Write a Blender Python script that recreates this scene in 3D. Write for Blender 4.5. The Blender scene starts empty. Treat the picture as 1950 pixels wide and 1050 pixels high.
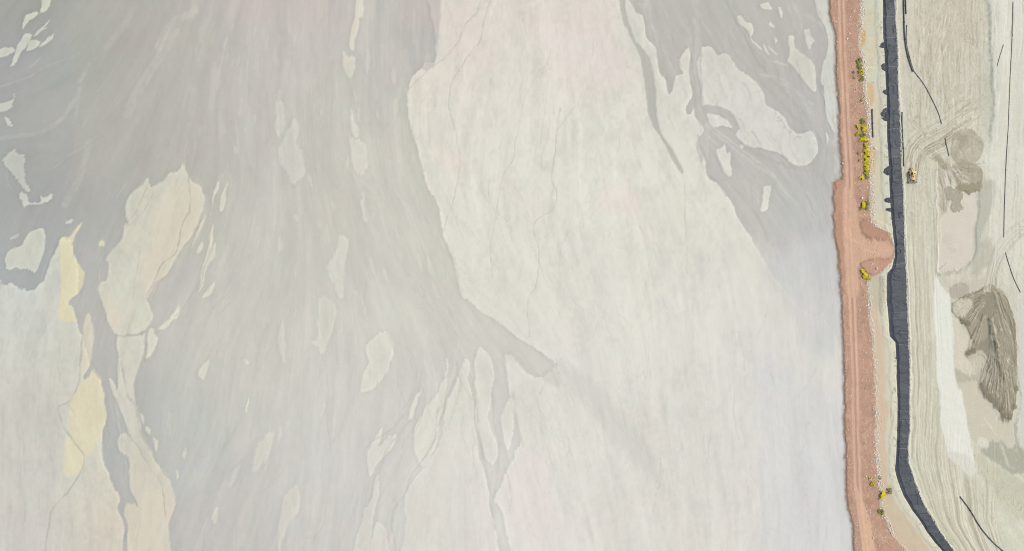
import bpy, bmesh, math, random
import numpy as np
from mathutils import Vector, Matrix

random.seed(7)
RNG = np.random.default_rng(11)
scene = bpy.context.scene
COL = scene.collection

# ------------------------------------------------------------------ camera, sky, sun, exposure
M_PX = 0.30            # metres on the ground for one pixel of the 1950 px wide photograph
CAM_H = 390.0          # drone height
cam_data = bpy.data.cameras.new("camera")
cam_data.sensor_fit = 'HORIZONTAL'
cam_data.angle = 2 * math.atan((1950 * M_PX / 2) / CAM_H)
cam_data.clip_start = 1.0
cam_data.clip_end = 9000.0
cam = bpy.data.objects.new("camera", cam_data)
cam.location = (0, 0, CAM_H)
COL.objects.link(cam)
scene.camera = cam

SUN_EL = math.radians(54)
SUN_AZ = math.radians(72)      # clockwise from +Y (top of the picture)
world = bpy.data.worlds.new("World")
scene.world = world
world.use_nodes = True
wn = world.node_tree
wn.nodes.clear()
sky = wn.nodes.new('ShaderNodeTexSky')
sky.sky_type = 'NISHITA'
sky.sun_disc = False
sky.sun_elevation = SUN_EL
sky.sun_rotation = SUN_AZ
sky.dust_density = 3.0
bgn = wn.nodes.new('ShaderNodeBackground')
bgn.inputs['Strength'].default_value = 0.12
wo = wn.nodes.new('ShaderNodeOutputWorld')
wn.links.new(sky.outputs[0], bgn.inputs['Color'])
wn.links.new(bgn.outputs[0], wo.inputs['Surface'])

sd = bpy.data.lights.new("sun", 'SUN')
sd.energy = 1.3
sd.angle = math.radians(12)
sd.color = (1.0, 0.94, 0.86)
sun = bpy.data.objects.new("sun", sd)
dirv = Vector((math.sin(SUN_AZ) * math.cos(SUN_EL), math.cos(SUN_AZ) * math.cos(SUN_EL), math.sin(SUN_EL)))
sun.rotation_euler = dirv.to_track_quat('Z', 'Y').to_euler()
sun.location = (60, 60, 120)
COL.objects.link(sun)

vs = scene.view_settings
vs.view_transform = 'Standard'
vs.look = 'None'
vs.gamma = 1.0
vs.use_curve_mapping = False
vs.exposure = 0.72
scene.cycles.filter_width = 1.0

# displayed linear value of a flat white (albedo 1) ground under this light and exposure
K = np.array([1.385, 1.39, 1.507])

def lin(c):
    c = np.asarray(c, dtype=np.float64) / 255.0
    return np.where(c <= 0.04045, c / 12.92, ((c + 0.055) / 1.055) ** 2.4)

def alb(c):
    return lin(c) / K

# ------------------------------------------------------------------ canvas in photograph pixels
X0, Y0, X1, Y1 = -60, -60, 2010, 1110
NX, NY = X1 - X0 + 1, Y1 - Y0 + 1
gx = np.arange(X0, X1 + 1, dtype=np.float32)
gy = np.arange(Y0, Y1 + 1, dtype=np.float32)
GX, GY = np.meshgrid(gx, gy)

def noise(sx, sy=None, seed=0, X=None, Y=None):
    """smooth value noise in about -1..1, sx and sy are the cell sizes in pixels"""
    sy = sy or sx
    X = GX if X is None else X
    Y = GY if Y is None else Y
    r = np.random.default_rng(seed * 7919 + 13)
    u = (X - X0 + 300) / sx
    v = (Y - Y0 + 300) / sy
    nu = int(np.max(u)) + 3
    nv = int(np.max(v)) + 3
    L = r.random((nv, nu), dtype=np.float32) * 2 - 1
    iu = np.clip(np.floor(u).astype(np.int32), 0, nu - 2)
    iv = np.clip(np.floor(v).astype(np.int32), 0, nv - 2)
    fu = u - iu
    fv = v - iv
    fu = fu * fu * (3 - 2 * fu)
    fv = fv * fv * (3 - 2 * fv)
    a = L[iv, iu] * (1 - fu) + L[iv, iu + 1] * fu
    b = L[iv + 1, iu] * (1 - fu) + L[iv + 1, iu + 1] * fu
    return (a * (1 - fv) + b * fv).astype(np.float32)

def fbm(s, oct=4, seed=0, sy=None):
    sy = sy or s
    t = np.zeros_like(GX)
    amp, tot = 1.0, 0.0
    for k in range(oct):
        t += amp * noise(max(s / 2 ** k, 1.2), max(sy / 2 ** k, 1.2), seed + 31 * k)
        tot += amp
        amp *= 0.55
    return t / tot * 1.4

WPX = noise(26, 40, 1) * 3.0 + noise(9, 15, 2) * 1.8 + noise(4, 6, 3) * 0.9
WPY = noise(26, 40, 4) * 3.0 + noise(9, 15, 5) * 1.8 + noise(4, 6, 6) * 0.9

def ext(p):
    x, y = p
    if y <= 0: y = -75
    if y >= 1050: y = 1125
    if x <= 0: x = -75
    if x >= 1950: x = 2025
    return (x, y)

def catmull(pts, closed=False, n=5):
    P = [np.array(p, dtype=np.float64) for p in pts]
    m = len(P)
    out = []
    rng = range(m if closed else m - 1)
    for i in rng:
        if closed:
            p0, p1, p2, p3 = P[i - 1], P[i], P[(i + 1) % m], P[(i + 2) % m]
        else:
            p1, p2 = P[i], P[i + 1]
            p0 = P[i - 1] if i > 0 else 2 * p1 - p2
            p3 = P[i + 2] if i + 2 < m else 2 * p2 - p1
        for k in range(n):
            t = k / n
            out.append(0.5 * ((2 * p1) + (-p0 + p2) * t + (2 * p0 - 5 * p1 + 4 * p2 - p3) * t * t + (-p0 + 3 * p1 - 3 * p2 + p3) * t ** 3))
    if not closed:
        out.append(P[-1])
    return np.array(out)

def sdf(pts, warp=1.0, pad=8, smooth=True):
    """signed distance (inside positive) of a closed outline; returns slices and field"""
    pts = [ext(p) for p in pts]
    Q = catmull(pts, True, 4) if smooth else np.array(pts, dtype=np.float64)
    pad = pad + 6 * warp
    xa = int(max(X0, math.floor(Q[:, 0].min() - pad))); xb = int(min(X1, math.ceil(Q[:, 0].max() + pad)))
    ya = int(max(Y0, math.floor(Q[:, 1].min() - pad))); yb = int(min(Y1, math.ceil(Q[:, 1].max() + pad)))
    sl = (slice(ya - Y0, yb - Y0 + 1), slice(xa - X0, xb - X0 + 1))
    x = GX[sl] + WPX[sl] * warp
    y = GY[sl] + WPY[sl] * warp
    d2 = np.full(x.shape, 1e9, dtype=np.float32)
    ins = np.zeros(x.shape, dtype=bool)
    n = len(Q)
    for i in range(n):
        ax, ay = Q[i]; bx, by = Q[(i + 1) % n]
        ex, ey = bx - ax, by - ay
        L = ex * ex + ey * ey + 1e-9
        # only the rows / columns near this edge can have it as the nearest within the pad
        t = np.clip(((x - ax) * ex + (y - ay) * ey) / L, 0, 1)
        dx = x - ax - t * ex
        dy = y - ay - t * ey
        np.minimum(d2, dx * dx + dy * dy, out=d2)
        if ay != by:
            c = ((ay > y) != (by > y)) & (x < (bx - ax) * (y - ay) / (by - ay) + ax)
            ins ^= c
    d = np.sqrt(d2)
    return sl, np.where(ins, d, -d)

def sstep(a, b, x):
    t = np.clip((x - a) / (b - a), 0, 1)
    return t * t * (3 - 2 * t)

def stroke_mask(pts, w, warp=0.6, taper=False, smooth=True):
    """soft mask of a line of half width w"""
    Q = catmull(pts, False, 6) if smooth else np.array(pts, dtype=float)
    pad = w + 3 + 5 * warp
    xa = int(max(X0, math.floor(Q[:, 0].min() - pad))); xb = int(min(X1, math.ceil(Q[:, 0].max() + pad)))
    ya = int(max(Y0, math.floor(Q[:, 1].min() - pad))); yb = int(min(Y1, math.ceil(Q[:, 1].max() + pad)))
    if xb <= xa or yb <= ya:
        return None, None
    D = np.full((yb - ya + 1, xb - xa + 1), 99.0, dtype=np.float32)
    n = len(Q) - 1
    for i in range(n):
        ax, ay = Q[i]; bx, by = Q[i + 1]
        a0 = int(max(xa, math.floor(min(ax, bx) - pad))); a1 = int(min(xb, math.ceil(max(ax, bx) + pad)))
        b0 = int(max(ya, math.floor(min(ay, by) - pad))); b1 = int(min(yb, math.ceil(max(ay, by) + pad)))
        if a1 < a0 or b1 < b0:
            continue
        s = (slice(b0 - Y0, b1 - Y0 + 1), slice(a0 - X0, a1 - X0 + 1))
        x = GX[s] + WPX[s] * warp; y = GY[s] + WPY[s] * warp
        ex, ey = bx - ax, by - ay
        L = ex * ex + ey * ey + 1e-9
        t = np.clip(((x - ax) * ex + (y - ay) * ey) / L, 0, 1)
        d = np.hypot(x - ax - t * ex, y - ay - t * ey)
        if taper:
            f = (i + 0.5) / n
            d = d / max(0.15, 1 - f)
        q = (slice(b0 - ya, b1 - ya + 1), slice(a0 - xa, a1 - xa + 1))
        D[q] = np.minimum(D[q], d)
    sl = (slice(ya - Y0, yb - Y0 + 1), slice(xa - X0, xb - X0 + 1))
    return sl, 1 - sstep(w - 0.6, w + 0.9, D)

def idw(anchors, p=2.6):
    """low frequency colour field from colour samples (x, y, r, g, b)"""
    A = np.array(anchors, dtype=np.float64)
    cx = np.linspace(X0, X1, 70); cy = np.linspace(Y0, Y1, 40)
    CX, CY = np.meshgrid(cx, cy)
    w = 1.0 / (np.hypot(CX[..., None] - A[:, 0], CY[..., None] - A[:, 1]) + 25) ** p
    w /= w.sum(-1, keepdims=True)
    F = w @ A[:, 2:]
    out = np.empty((NY, NX, F.shape[-1]), dtype=np.float32)
    ix = (GX[0] - X0) / (X1 - X0) * 69; jx = np.clip(ix.astype(int), 0, 68); fx = (ix - jx)[None, :, None]
    iy = (GY[:, 0] - Y0) / (Y1 - Y0) * 39; jy = np.clip(iy.astype(int), 0, 38); fy = (iy - jy)[:, None, None]
    T = F[jy] * (1 - fy) + F[jy + 1] * fy
    out[:] = T[:, jx] * (1 - fx) + T[:, jx + 1] * fx
    return out

PALE = idw([
 (900,100,224,216,206),(1000,100,223,219,207),(1000,300,227,224,212),(1150,350,229,226,214),(900,450,225,222,210),
 (1050,60,226,217,208),(1300,400,224,221,208),(1450,200,220,217,209),(900,900,224,221,213),(1000,1000,228,221,215),
 (750,950,217,213,204),(1050,800,222,220,210),(1200,600,226,223,212),(1300,900,221,217,207),(1550,1000,216,215,212),
 (1450,700,222,219,211),(1400,1040,221,217,208),(820,800,222,219,206),(330,400,219,213,194),(300,480,219,213,192),(250,560,217,216,196),
 (240,600,217,215,196),(100,600,207,207,196),(40,570,208,210,203),(100,900,207,204,195),(40,800,204,202,192),(200,1000,212,205,189),
 (280,980,219,211,191),(250,900,215,209,188),(60,1020,205,200,194),(560,250,213,211,200),(640,520,218,215,203),(610,620,216,214,198),
 (720,700,218,216,204),(60,70,203,203,190),(90,20,206,206,188),(30,320,193,195,186),(50,480,204,205,190),(670,60,220,213,196),
 (1420,50,212,208,194),(1530,130,210,207,194),(1590,100,212,214,203),(1580,200,214,215,207),(1120,700,224,221,212)])
DARK = idw([
 (50,30,164,166,160),(20,100,168,168,170),(150,100,177,180,172),(250,80,184,180,174),(400,60,191,187,180),(480,10,200,190,186),
 (550,50,196,191,186),(600,20,201,191,186),(550,200,201,197,188),(650,150,200,197,186),(700,100,197,194,188),(800,60,196,187,182),
 (810,110,190,188,182),(700,300,206,203,192),(620,400,203,199,188),(750,450,208,206,195),(400,250,193,188,182),(250,250,186,184,178),
 (100,400,171,172,169),(200,400,181,180,176),(50,520,171,174,173),(180,600,187,185,178),(220,750,185,183,178),(220,850,180,181,178),
 (230,1000,183,182,176),(400,450,197,195,185),(400,650,199,197,186),(350,800,192,194,187),(380,900,193,193,188),(420,980,195,191,186),
 (500,700,204,202,191),(600,850,205,202,196),(650,900,205,202,197),(750,600,209,207,196),(950,640,211,209,199),(1350,30,187,184,177),
 (1500,60,189,186,179),(1450,380,192,190,182),(1550,300,188,186,180),(1550,380,191,190,186),(1580,450,191,190,190),(1250,200,189,186,177),
 (830,500,204,202,190),(820,350,200,198,186),(0,300,172,173,170),(1500,600,206,204,200),(1550,800,214,213,210),(850,950,214,212,205),(930,980,216,212,206),(920,850,213,211,202),
 (950,880,214,212,205),(520,480,202,200,189),(300,200,189,185,179)])

# ------------------------------------------------------------------ flow field and streaks drawn out along it
FLOW = idw([(x, y, dx, dy, 0) for x, y, dx, dy in [
 (50,50,-.7,1),(250,100,-.5,1),(400,60,-.3,1),(550,100,.0,1),(480,250,.1,1),(700,200,0,1),(700,400,.3,1),(820,400,.45,1),(800,550,.4,1),
 (900,200,-.2,1),(1000,300,-.15,1),(1200,200,.3,1),(1400,60,.5,1),(1430,330,.8,1),(1550,200,.25,1),(100,450,-.4,1),(350,420,-.4,1),
 (400,600,-.5,1),(450,750,-.1,1),(400,900,-.5,1),(600,850,-.05,1),(800,850,-.5,1),(950,850,.25,1),(950,640,.8,1),(1050,900,.3,1),
 (1300,700,.1,1),(50,130,-.9,.5),(60,240,-1,.3),(200,850,.2,1),(1500,700,.05,1),(1550,1000,0,1),
 (1650,200,.04,1),(1650,700,.04,1),(1740,300,.03,1),(1740,600,.03,1),(1760,800,.08,1),(1770,900,.45,1),(1800,980,.7,1),(1880,1000,.75,1),(1850,900,.5,1),
 (1830,700,.1,1),(1900,200,-.04,1),(1900,500,-.04,1),(1940,800,0,1)]], p=3.5)
def lic(src, steps=22, h=1.6):
    ang = np.hypot(FLOW[..., 0], FLOW[..., 1]) + 1e-6
    vx = FLOW[..., 0] / ang; vy = FLOW[..., 1] / ang
    acc = src.copy()
    for sgn in (1, -1):
        px = (GX - X0).copy(); py = (GY - Y0).copy()
        for k in range(steps):
            i = np.clip(px + .5, 0, NX - 1).astype(np.int32); j = np.clip(py + .5, 0, NY - 1).astype(np.int32)
            px += sgn * h * vx[j, i]; py += sgn * h * vy[j, i]
            i = np.clip(px + .5, 0, NX - 1).astype(np.int32); j = np.clip(py + .5, 0, NY - 1).astype(np.int32)
            acc += src[j, i]
    acc /= (2 * steps + 1)
    return acc / acc.std()
STREAK = lic(RNG.standard_normal(GX.shape).astype(np.float32) * 0.6 + noise(3.0, 3.0, 77) * 1.2)
BROAD = lic(noise(11, 22, 78) + 0.5 * noise(24, 60, 79), steps=26, h=3.0)
GRAIN = noise(2.2, 2.2, 90)
PATCH = fbm(70, 4, 92, 110)

FL = np.hypot(FLOW[..., 0], FLOW[..., 1]) + 1e-6
FEATHER = lic(noise(2.2, 2.2, 81), steps=9, h=1.2)
WPX += FLOW[..., 0] / FL * FEATHER * 1.3 + noise(2.4, 2.4, 82) * .6
WPY += FLOW[..., 1] / FL * FEATHER * 1.3 + noise(2.4, 2.4, 83) * .6

WEST = (sstep(520, 330, GX) * sstep(520, 380, GY))[..., None]
MIDL = (sstep(280, 360, GX) * sstep(900, 800, GX) * sstep(480, 620, GY))[..., None]
DARK *= 1 + .018 * MIDL
DARK *= 1 - .028 * WEST
DARK -= WEST * np.array((0, 0, 2), dtype=np.float32)
DARK = DARK.astype(np.float32)
C = DARK.copy()                                   # display colour of the dry material, turned into albedo at the end
H = np.zeros_like(GX)                             # height in metres

PM = np.zeros_like(GX)
VAR = np.clip(.8 + .55 * noise(13, 13, 98) + .35 * noise(5, 5, 99), .15, 1.1)
INV = noise(15, 26, 100) + .6 * noise(5, 8, 101)
def note(sl, m, col):
    if col is PALE: PM[sl] = PM[sl] * (1 - m) + m
    elif col is DARK: PM[sl] = PM[sl] * (1 - m)

def paint(pts, col, alpha=1.0, soft=1.3, warp=1.0, dh=0.0, smooth=True, mod=None, flat=None):
    sl, d = sdf(pts, warp, smooth=smooth)
    m = sstep(-soft, soft, d) * alpha
    if mod is not None:
        m = m * np.clip(mod[sl], 0, 1)
    if col is PALE or col is DARK: m = m * np.clip(.93 + .16 * INV[sl], 0, 1)
    note(sl, m, col)
    src = col[sl] if isinstance(col, np.ndarray) and col.ndim == 3 else np.array(col, dtype=np.float32)
    C[sl] = C[sl] * (1 - m[..., None]) + src * m[..., None]
    if flat is not None:
        H[sl] = H[sl] * (1 - m) + flat * m
    if dh:
        H[sl] += dh * m
    return sl, m

def line(pts, w, col, alpha=1.0, dh=0.0, warp=0.5, taper=False, smooth=True):
    sl, m = stroke_mask(pts, w, warp, taper, smooth)
    if sl is None:
        return
    m = m * alpha * np.clip(VAR[sl] if warp >= .5 else 1.0, 0, 1)
    src = col[sl] if isinstance(col, np.ndarray) and col.ndim == 3 else np.array(col, dtype=np.float32)
    C[sl] = C[sl] * (1 - m[..., None]) + src * m[..., None]
    if dh:
        H[sl] += dh * m

# ------------------------------------------------------------------ TAILINGS POND: pale and grey sediment
# broad soft pale areas
paint([(0,556),(10,540),(22,537),(35,545),(55,556),(70,545),(85,530),(92,500),(100,480),(110,465),(116,455),(140,470),(150,600),(156,634),(172,700),(195,740),(198,800),(192,850),(205,895),(226,950),(222,970),(240,1000),(232,1050),(0,1050)], PALE, 1, 1.6, 1.0)
# the great central fan
paint([(833,0),(828,60),(829,112),(812,122),(782,150),(777,190),(780,240),(795,290),(812,345),(835,392),(838,420),(846,452),(858,480),(868,530),(885,570),(925,598),(965,628),(1005,655),(1045,682),(1100,715),(1200,720),(1420,620),(1500,560),(1450,480),(1408,418),(1395,385),(1372,352),(1352,338),(1345,320),(1352,240),(1348,150),(1348,92),(1325,70),(1300,80),(1270,110),(1240,20),(1195,0)], PALE, 1, 1.5, 1.0)
paint([(1060,700),(1200,640),(1500,560),(1590,640),(1625,800),(1640,1050),(1060,1050),(1000,1050),(960,980),(945,955),(962,905),(975,872),(990,842),(985,800),(972,760),(962,720),(965,678),(985,690),(1010,715),(1035,722)], PALE, 1, 2.5, 1.2)
paint([(1040,690),(1100,700),(1170,770),(1250,880),(1260,930),(1180,850),(1100,760)], DARK, .5, 12, 2.0)
paint([(1440,700),(1520,640),(1600,740),(1625,940),(1640,1050),(1480,1050),(1455,900)], (215,214,211), .8, 22, 2.0)
for a in ([(888,688),(896,697),(893,725),(900,760),(905,810),(912,870),(928,925),(936,975),(942,1050),(770,1050),(773,1000),(768,960),(778,925),(800,898),(822,868),(840,830),(846,790),(862,745),(876,708)],
          [(905,672),(920,668),(938,685),(936,740),(932,800),(945,850),(940,885),(928,880),(912,830),(903,760)],
          [(850,685),(853,700),(838,740),(825,760),(808,785),(790,818),(790,860),(800,888),(815,878),(830,840),(842,790),(850,740)],
          [(965,765),(976,765),(979,800),(972,850),(962,850),(955,800)],
          [(805,732),(800,745),(784,765),(779,795),(787,795),(794,770)],
          [(970,690),(990,700),(1005,725),(985,730)],
          [(725,820),(712,845),(698,868),(699,905),(706,908),(712,892),(735,868),(750,845),(751,828),(738,832),(722,852),(728,828)],
          [(708,1008),(728,1002),(740,1030),(744,1050),(698,1050)],
          [(716,905),(705,950),(685,995),(662,1050),(692,1050),(706,1000),(722,940)],
          [(738,632),(750,670),(742,690),(730,715),(708,742),(686,742),(690,715),(702,690),(696,660),(712,645)]):
    paint(a, PALE, .85, 1.6, 1.0)
paint([(1010,900),(1040,860),(1055,930),(1050,1010),(1020,1000)], (231,221,215), .6, 14, 2)
paint([(985,870),(1010,860),(1000,1000),(975,960)], (230,221,215), .5, 10, 2)
paint([(855,20),(915,10),(905,90),(860,110),(838,95)], (226,214,206), .6, 15, 2)
paint([(1020,60),(1150,60),(1210,160),(1120,140)], (229,218,211), .5, 25, 2)
paint([(838,290),(880,280),(870,330),(845,320)], (229,216,206), .5, 10, 2)
paint([(1140,345),(1200,350),(1215,410),(1130,410)], (230,220,211), .5, 14, 2)
# dark band along the west edge of the fan
paint([(768,190),(784,245),(795,290),(812,345),(835,392),(828,410),(806,380),(785,330),(765,280)], (199,197,185), .8, 2.5, 1)
paint([(818,375),(835,392),(836,415),(838,440),(822,425),(812,395)], (200,198,186), .9, 2, 1)
paint([(846,452),(865,490),(872,540),(850,520),(836,470)], (209,207,195), .8, 3, 1)
paint([(750,170),(775,160),(772,230),(752,225),(740,200)], (198,196,184), .7, 5, 1.5)
paint([(870,565),(925,598),(965,628),(1005,655),(1050,690),(1065,740),(1010,710),(960,680),(920,660),(885,650),(868,610)], (208,206,196), .85, 5, 1)
paint([(764,0),(833,0),(829,112),(800,130),(770,110),(765,50)], (196,188,182), .85, 3, .8)
paint([(772,60),(830,60),(829,112),(812,122),(780,120)], (189,188,182), .7, 10, .8)
# pale islands, west
ISL = [
 [(80,0),(105,0),(92,14),(72,24),(52,38),(40,56),(40,45),(47,28),(62,21),(78,16)],
 [(45,65),(58,66),(52,82),(38,98),(28,118),(18,126),(25,105),(33,82)],
 [(60,75),(76,81),(66,92),(48,98),(51,85)],[(101,66),(91,82),(75,90),(82,80)],[(88,52),(75,62),(62,68),(70,58),(92,38),(80,54)],
 [(0,100),(20,90),(10,106),(0,114)],[(0,205),(14,193),(25,178),(10,210),(0,218)],[(8,222),(18,232),(18,242),(10,234)],
 [(4,305),(20,288),(25,286),(30,294),(44,297),(46,310),(45,330),(50,350),(55,362),(48,362),(30,340),(18,327)],
 [(34,373),(42,366),(50,372),(52,382),(58,388),(75,384),(78,372),(84,376),(97,366),(98,374),(90,382),(70,389),(55,392),(44,396),(40,385)],
 [(60,440),(68,436),(80,437),(83,465),(78,490),(65,518),(48,512),(30,508),(12,512),(9,495),(18,477),(40,466),(48,450)],
 [(124,420),(136,418),(136,423),(125,425)],[(18,452),(32,444),(30,452),(20,456)],
 [(345,310),(352,325),(360,340),(372,350),(383,358),(387,382),(380,410),(370,437),(360,455),(350,470),(335,490),(318,520),(305,530),(290,545),(280,570),(283,590),(287,605),(280,625),(262,636),(240,641),(215,640),(205,620),(190,585),(183,560),(188,540),(203,530),(206,510),(201,495),(210,480),(225,465),(232,445),(235,430),(242,422),(238,405),(238,385),(248,370),(265,355),(278,340),(281,350),(290,355),(302,345),(320,332),(335,325)],
 [(218,644),(245,644),(268,640),(276,640),(271,680),(262,705),(255,725),(254,760),(259,778),(265,800),(271,830),(285,860),(300,885),(320,905),(328,935),(330,960),(325,985),(318,1010),(322,1050),(245,1050),(240,1015),(233,985),(240,962),(260,962),(247,935),(246,880),(240,868),(226,855),(223,835),(230,826),(240,828),(232,800),(222,772),(212,740),(224,735),(226,700)],
 [(285,625),(295,640),(300,650),(292,668),(276,687),(280,655)],
 [(418,345),(414,365),(408,378),(402,395),(396,420),(402,392),(409,362)],[(434,344),(430,362),(430,385),(424,405),(419,395),(424,368)],
 [(405,430),(404,455),(399,480),(388,515),(378,545),(385,505),(396,465)],[(410,462),(408,485),(395,510),(386,540),(380,555),(388,520),(400,480)],
 [(382,462),(384,472),(378,482),(375,475)],[(388,408),(384,430),(372,455),(365,470),(372,445),(382,420)],
 [(408,538),(400,558),(386,568),(390,555)],[(375,705),(392,688),(393,700),(388,718),(382,724)],[(463,684),(471,692),(466,694)],
 [(475,762),(472,785),(468,788),(470,772)],[(350,855),(355,865),(351,876),(347,866)],[(334,898),(339,908),(336,918)],[(412,965),(410,990),(406,1000),(402,985)],
 [(265,790),(273,797),(272,810)],[(275,815),(284,818),(284,830),(278,828)],[(288,838),(297,842),(298,862),(290,850)],
 [(330,603),(342,590),(338,605),(322,612)],[(300,628),(322,606),(342,584),(332,606),(312,628)],
 [(675,0),(692,0),(691,24),(684,35),(681,60),(676,72),(674,98),(666,88),(667,65),(671,45),(677,25)],
 [(655,95),(664,108),(676,108),(676,130),(668,146),(663,146),(655,125)],[(668,205),(676,228),(682,240),(682,258),(673,256),(670,240)],
]
for a in ISL:
    paint(a, PALE, random.uniform(.78, .95), random.uniform(1.3, 3.0), .8)
SOFT_ISL = [
 [(523,200),(540,198),(538,240),(530,260),(522,245)],[(558,225),(565,240),(566,270),(576,300),(577,330),(556,350),(548,325),(528,300),(538,270),(545,250)],
 [(665,262),(690,270),(700,300),(690,335),(670,310)],[(645,448),(662,458),(655,490),(652,530),(655,562),(645,566),(635,540),(624,505),(638,480)],
 [(605,570),(632,575),(636,600),(628,640),(620,668),(610,672),(590,652),(602,640)],[(538,612),(542,690),(528,650)],[(588,330),(594,345),(592,355),(586,340)],
 [(545,940),(565,925),(568,970),(548,1000),(530,1040),(520,1050),(530,985)],[(490,850),(520,820),(510,870),(480,900)],[(690,370),(698,410),(692,420)]]
for a in SOFT_ISL:
    paint(a, PALE, .62, 3.0, 1.2)
for _ in range(70):
    x = random.uniform(420, 830); y = random.uniform(40, 1040)
    L = random.uniform(12, 50); w = random.uniform(1.5, 5)
    v = FLOW[int(y - Y0), int(x - X0)]; n = math.hypot(v[0], v[1]); dx, dy = v[0] / n, v[1] / n
    a = [(x, y), (x + dx * L * .4 + w, y + dy * L * .4), (x + dx * L, y + dy * L), (x + dx * L * .5 - w, y + dy * L * .5)]
    paint(a, PALE, random.uniform(.12, .4), 2.5, 1.0)
# straw coloured crusts
paint([(155,423),(151,435),(141,450),(138,470),(139,490),(150,505),(158,517),(158,538),(150,556),(134,572),(130,580),(140,595),(144,612),(122,614),(110,605),(114,560),(113,500),(113,462),(117,452),(132,449),(143,434)], (221,213,181), .95, 1.5, .6)
paint([(187,460),(197,463),(196,485),(190,500),(182,508),(182,485)], (218,211,184), .95, 1.2, .6)
paint([(165,596),(172,606),(178,640),(176,660),(170,690),(158,718),(152,712),(150,680),(155,640),(158,615)], (216,210,190), .9, 1.3, .6)
paint([(178,702),(195,745),(197,790),(190,826),(172,858),(150,900),(126,910),(117,890),(122,850),(132,800),(128,778),(142,745),(155,728),(168,720)], (221,213,183), .9, 5, 1.2)
paint([(20,475),(52,480),(48,505),(22,508)], (212,208,182), .6, 7, .8)
paint([(232,985),(310,930),(320,980),(300,1050),(250,1050)], (221,213,193), .5, 10, 1)
paint([(350,340),(383,360),(380,420),(330,500),(280,560),(270,480),(300,400)], (220,210,190), .55, 15, 1)
paint([(195,560),(210,560),(225,610),(215,638)], (221,209,190), .6, 6, 1)
# grey river threading the west side
paint([(138,470),(152,505),(159,520),(157,540),(150,557),(131,574),(141,592),(148,620),(155,636),(160,618),(163,598),(168,596),(176,620),(180,645),(176,665),(172,690),(158,716),(158,722),(166,722),(178,702),(186,716),(196,742),(199,772),(198,800),(193,815),(191,830),(191,868),(200,890),(210,904),(219,902),(229,922),(228,950),(221,967),(228,985),(236,1008),(234,1030),(226,1050),(238,1050),(242,1025),(241,1000),(233,980),(232,966),(241,956),(258,961),(254,948),(246,935),(245,880),(240,868),(228,860),(222,842),(226,826),(239,826),(234,800),(220,768),(217,748),(224,735),(225,700),(218,645),(204,612),(194,580),(185,560),(187,543),(203,528),(205,505),(198,490),(195,470)], DARK, 1, 1.3, .7)
# pale bars inside the river
for a in ([(206,722),(218,735),(218,758),(212,750)], [(222,685),(232,692),(235,720),(238,748),(232,760),(224,735)]):
    paint(a, PALE, .8, 1.2, .5)
# the grey lobe in the north west that ends in scallops
paint([(0,110),(30,60),(110,40),(150,180),(130,330),(118,440),(112,460),(92,500),(84,528),(70,545),(55,556),(35,545),(22,537),(10,540),(0,556)], (168,170,168), .35, 4, 1)
for a in ISL[:11]:
    paint(a, PALE, .8, 1.1, .7)
# north east: grey sheet with fingers and islands
paint([(1197,0),(1207,13),(1222,28),(1229,47),(1233,70),(1244,86),(1250,103),(1255,137),(1268,152),(1274,176),(1280,176),(1285,159),(1291,143),(1302,142),(1294,118),(1300,105),(1312,90),(1315,103),(1314,129),(1315,150),(1318,180),(1313,192),(1306,206),(1311,218),(1318,214),(1321,202),(1326,223),(1341,245),(1334,262),(1333,283),(1341,301),(1351,320),(1351,341),(1373,352),(1390,365),(1401,387),(1411,412),(1440,470),(1500,560),(1560,600),(1600,500),(1606,345),(1606,150),(1600,80),(1590,0)], DARK, 1, 1.2, .6)
for q_, al in ((0, .45), (30, .4), (60, .4)):
    paint([(1400 + q_ * .2, 455 + q_), (1470, 465 + q_), (1540, 520 + q_), (1606, 590 + q_), (1612, 760), (1500, 700), (1400, 600)], PALE, al, 26, 3.0)
paint([(1500,560),(1470,500),(1590,440),(1606,560),(1600,640),(1560,680)], (205,204,201), .7, 25, 2)
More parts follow.
